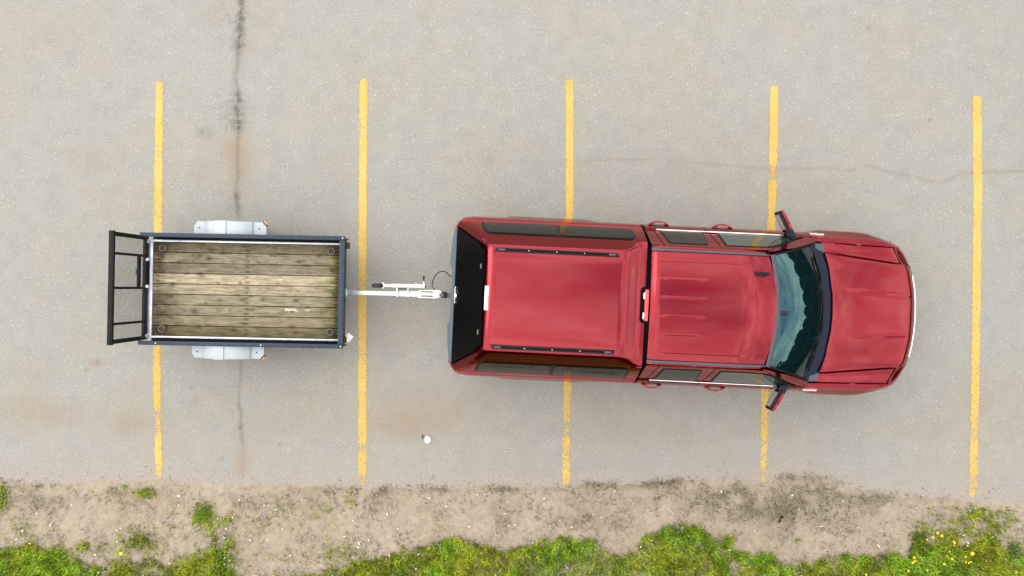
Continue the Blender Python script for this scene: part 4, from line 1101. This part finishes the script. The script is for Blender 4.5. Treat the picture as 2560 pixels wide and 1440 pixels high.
# frame
mb = MB()
for s in (1, -1):
    mb.box((.0, VC + s * .612, .515), (2.42, .026, .03), .003)
    MB().box((.03, VC + s * .648, .482), (2.46, .045, .008), .001).build('side_ledge', M['gateblack'], tr)
    mb.box((.0, VC + s * .60, .42), (2.44, .05, .10), .006)
mb.box((-1.212, VC, .51), (.062, 1.262, .035), .004)
mb.box((-1.243, VC + .60, .545), (.03, .05, .06), .01); mb.box((-1.243, VC - .60, .545), (.03, .05, .06), .01)
for x in (-.8, -.2, .4, 1.0): mb.box((x, VC, .42), (.05, 1.16, .08), .004)
mb.build('frame', M['galv'], tr)
MB().cyl((-.17, VC - .66, .27), (-.17, VC + .66, .27), .03).build('axle', M['gateblack'], tr)
# sides
for s in (1, -1):
    sp_ = MB().box((.045, VC + s * .672, .63), (2.50, .012, .31), .002).build('side_panel', M['navy'], tr)
    MB().box((.047, VC + s * .669, .796), (2.535, .052, .024), .004).build('top_rail', M['navy'], sp_)
    mb = MB()
    for x in ((1.285, -1.0, .30) if s < 0 else (1.285,)): mb.cyl((x, VC + s * .669, .806), (x, VC + s * .669, .813), .007, 8)
    mb.build('bolt', M['bolt'], sp_)
hp = MB().box((1.262, VC, .63), (.012, 1.33, .31), .002).build('headboard', M['navy'], tr)
MB().box((1.279, VC, .7965), (.064, 1.282, .0235), .004).build('top_rail', M['navy'], hp)
for v in (.572, -.612): MB().box((1.292, v, .55), (.045, .082, .12), .008).build('stake_pocket', M['rust'], hp)
# fenders
FP = [(-.612, .655), (-.478, .655), (-.468, .675), (-.43, .715), (-.37, .750), (-.312, .767), (-.306, .782), (-.172, .784), (-.166, .769), (-.09, .768), (.0, .752), (.07, .722), (.125, .680), (.136, .655), (.292, .655)]
for s in (1, -1):
    rows = []
    for x, z in FP:
        vo = .860
        if x < -.58: vo = .81
        if x > .25: vo = np.interp(x, [.25, .292], [.860, .81])
        rib = .006 if -.31 < x < -.165 else 0
        rows.append([(x, VC + s * .684, z), (x, VC + s * .73, z), (x, VC + s * (vo - .018), z), (x, VC + s * (vo - .004 + rib), z - .008), (x, VC + s * (vo + rib), z - .022), (x, VC + s * (vo + rib), z - .07)])
    rows.insert(1, [(-.582, b_ if abs(b_ - VC) < .8 else VC + s * .838, c) for a, b_, c in rows[0]])
    rows[1] = [(-.578, VC + s * .684, .655), (-.578, VC + s * .73, .655), (-.578, VC + s * .842, .655), (-.578, VC + s * .856, .647), (-.578, VC + s * .860, .633), (-.578, VC + s * .860, .585)]
    rows.insert(len(rows) - 1, [(.248, VC + s * .684, .655), (.248, VC + s * .73, .655), (.248, VC + s * .842, .655), (.248, VC + s * .856, .647), (.248, VC + s * .860, .633), (.248, VC + s * .860, .585)])
    e0 = [(a - .004, b_, c - .05) for a, b_, c in rows[0]]; e1 = [(a + .004, b_, c - .05) for a, b_, c in rows[-1]]
    fd = MB().grid([e0] + rows + [e1]).build('fender', M['fender'], tr, 28)
    mb = MB()
    for x in (-.545, .205): mb.cyl((x, VC + s * .775, .652), (x, VC + s * .775, .659), .009, 10)
    mb.build('fender_bolt', M['plastic'], fd)
    ml = MB().box((.277, VC + s * .844, .625), (.058, .020, .045), .006, (0, 0, s * R(-48))).build('marker_light', M['amber'], fd)
    MB().box((.272, VC + s * .839, .625), (.070, .014, .055), .004, (0, 0, s * R(-48))).build('marker_base', M['plastic'], fd)
    wheel(tr, -.17, VC + s * .775, .27, .15, s, 5)
# ramp gate, standing upright
GO = (-.030, 0, -.035)
mb = MB(); gw = .655
mb.box((-1.222, -.012, 1.445), (.060, 2 * gw + .02, .045), .006)
mb.box((-1.228, -.012, .590), (.045, 2 * gw, .07), .006)
for s in (1, -1): mb.box((-1.226, -.012 + s * (gw - .024), 1.02), (.044, .048, .83), .005)
for v in (.392, -.013, -.436): mb.box((-1.222, v, 1.02), (.022, .030, .82), .003)
mb.box((-1.215, .19, .795), (.025, .38, .06), .004)
gt = mb.build('ramp_gate', M['gateblack'], tr); gt.location = GO
mb = MB(); pitch = .030; hgt = .021
nz_ = int(.80 / hgt); nv_ = int(1.24 / (pitch / 2))
for i in range(nz_):
    z = .635 + i * hgt
    pts = []
    for j in range(nv_ + 1):
        pts.append((-1.240, -.012 - .62 + j * pitch / 2, z + (hgt * .5 if (j + i) % 2 else 0) * 1.0))
    P = [[(x, y, zz - .0017), (x - .0017, y, zz + .0017)] for x, y, zz in pts]
    mb.grid(P)
mb.build('gate_mesh', M['gateblack'], gt, None, weld=False)
pts = []
for i in range(25 * 10):
    a = i / 10 * 2 * math.pi; pts.append((-1.170 + .022 * math.cos(a), .325 - .30 * i / 250, .66 + .022 * math.sin(a)))
sg = MB().tube(pts, .0045, 6).build('lift_spring', M['gateblack'], gt)
for v in (.345, .008): MB().box((-1.170, v, .66), (.03, .035, .035), .006).build('spring_anchor', M['whitesteel'], gt)
MB().box((-1.200, .185, .85), (.02, .075, .09), .008).build('gate_latch', M['navy'], gt)
# lashing rings
for x, y in ((-1.066, .50), (1.08, .50), (-1.060, -.532), (1.08, -.532)):
    pl = MB().cyl((x, y, .498), (x, y, .507), .026, 20).build('ring_plate', M['rust'], tr)
    MB().tube([(x + .040 * math.cos(a), y + .040 * math.sin(a), .512) for a in np.linspace(0, 2 * math.pi, 25)[:-1]], .0065, 8, True).build('lashing_ring', M['ring'], pl)
# drawbar
db = MB().box((1.76, -.024, .445), (1.03, .056, .056), .006).box((1.27, -.024, .445), (.02, .10, .09), .004).build('drawbar', M['galv'], tr)
cp = MB()
cp.prism([(2.20, .026), (2.42, .034), (2.475, .022), (2.492, -.012), (2.485, -.046), (2.455, -.066), (2.42, -.078), (2.20, -.074)], .452, .490, .008)
cp.box((2.29, .018, .50), (.17, .012, .03), .003).box((2.29, -.066, .50), (.20, .012, .03), .003)
cp.box((2.31, -.024, .505), (.19, .03, .035), .008).box((2.375, -.030, .525), (.10, .018, .018), .005).cyl((2.445, -.02, .48), (2.445, -.02, .515), .030, 16, .022, .006)
cp = cp.build('coupler', M['whitesteel'], tr)
MB().box((2.30, .004, .494), (.16, .010, .012), .002).box((2.30, -.050, .494), (.16, .010, .012), .002).build('coupler_gap', M['gateblack'], cp)
MB().box((2.06, -.024, .478), (.30, .066, .012), .003).build('drawbar_sleeve', M['whitesteel'], db)
jk = MB()
jk.cyl((1.86, .075, .555), (2.285, .075, .555), .024, 16, None, .003).cyl((1.76, .075, .555), (1.87, .075, .555), .019, 14)
jk.box((2.245, .09, .562), (.09, .02, .03), .004).cyl((2.268, .09, .555), (2.268, .145, .56), .007, 8)
jk.tube([(2.18, .105, .57), (2.165, .115, .572), (2.155, .112, .572)], .004, 6)
jk = jk.build('jockey_stand', M['whitesteel'], tr)
MB().cyl((2.283, .075, .555), (2.295, .075, .555), .025, 14, None, .003).cyl((2.268, .14, .56), (2.268, .208, .565), .009, 10, .014).build('crank_grip', M['rubber'], jk)
MB().box((1.835, .075, .578), (.05, .030, .006), .002).build('stand_sleeve', M['twig'], jk)
MB().lathe([(.001, -.028), (.05, -.028), (.072, -.018), (.078, 0), (.072, .018), (.05, .028), (.001, .028)], 26, c=(1.690, .073, .555)).build('jockey_wheel', M['rubber'], jk, 40)
mb = MB().box((1.757, .075, .555), (.02, .075, .05), .004)
mb.build('wheel_fork', M['whitesteel'], jk)
for x in (1.93, 2.068): MB().box((x, -.024, .47), (.016, .086, .09), .003).box((x, .028, .53), (.016, .05, .05), .003).build('stand_bracket', M['galv'], jk)
MB().box((1.999, .038, .545), (.12, .010, .05), .002).build('bracket_plate', M['gateblack'], jk)
# wiring lead and tag plate
pts = [(2.405, .028, .50), (2.385, .060, .52), (2.372, .085, .53), (2.378, .13, .54), (2.402, .195, .545), (2.43, .238, .55), (2.468, .262, .555), (2.515, .270, .56), (2.552, .256, .56), (2.580, .228, .56), (2.61, .205, .56), (2.68, .192, .57)]
q = []
for i in range(len(pts) - 1):
    for k_ in range(4):
        t = k_ / 4; p0 = Vector(pts[max(i - 1, 0)]); p1 = Vector(pts[i]); p2 = Vector(pts[i + 1]); p3 = Vector(pts[min(i + 2, len(pts) - 1)])
        q.append(.5 * ((2 * p1) + (p2 - p0) * t + (2 * p0 - 5 * p1 + 4 * p2 - p3) * t * t + (3 * p1 - p0 - 3 * p2 + p3) * t ** 3))
MB().tube(q, .0065, 8).build('wiring_lead', M['rubber'], tr)
MB().box((1.335, -.592, .60), (.085, .105, .004), .001, (R(12), R(10), R(-38))).build('tag_plate', M['paper'], tr)
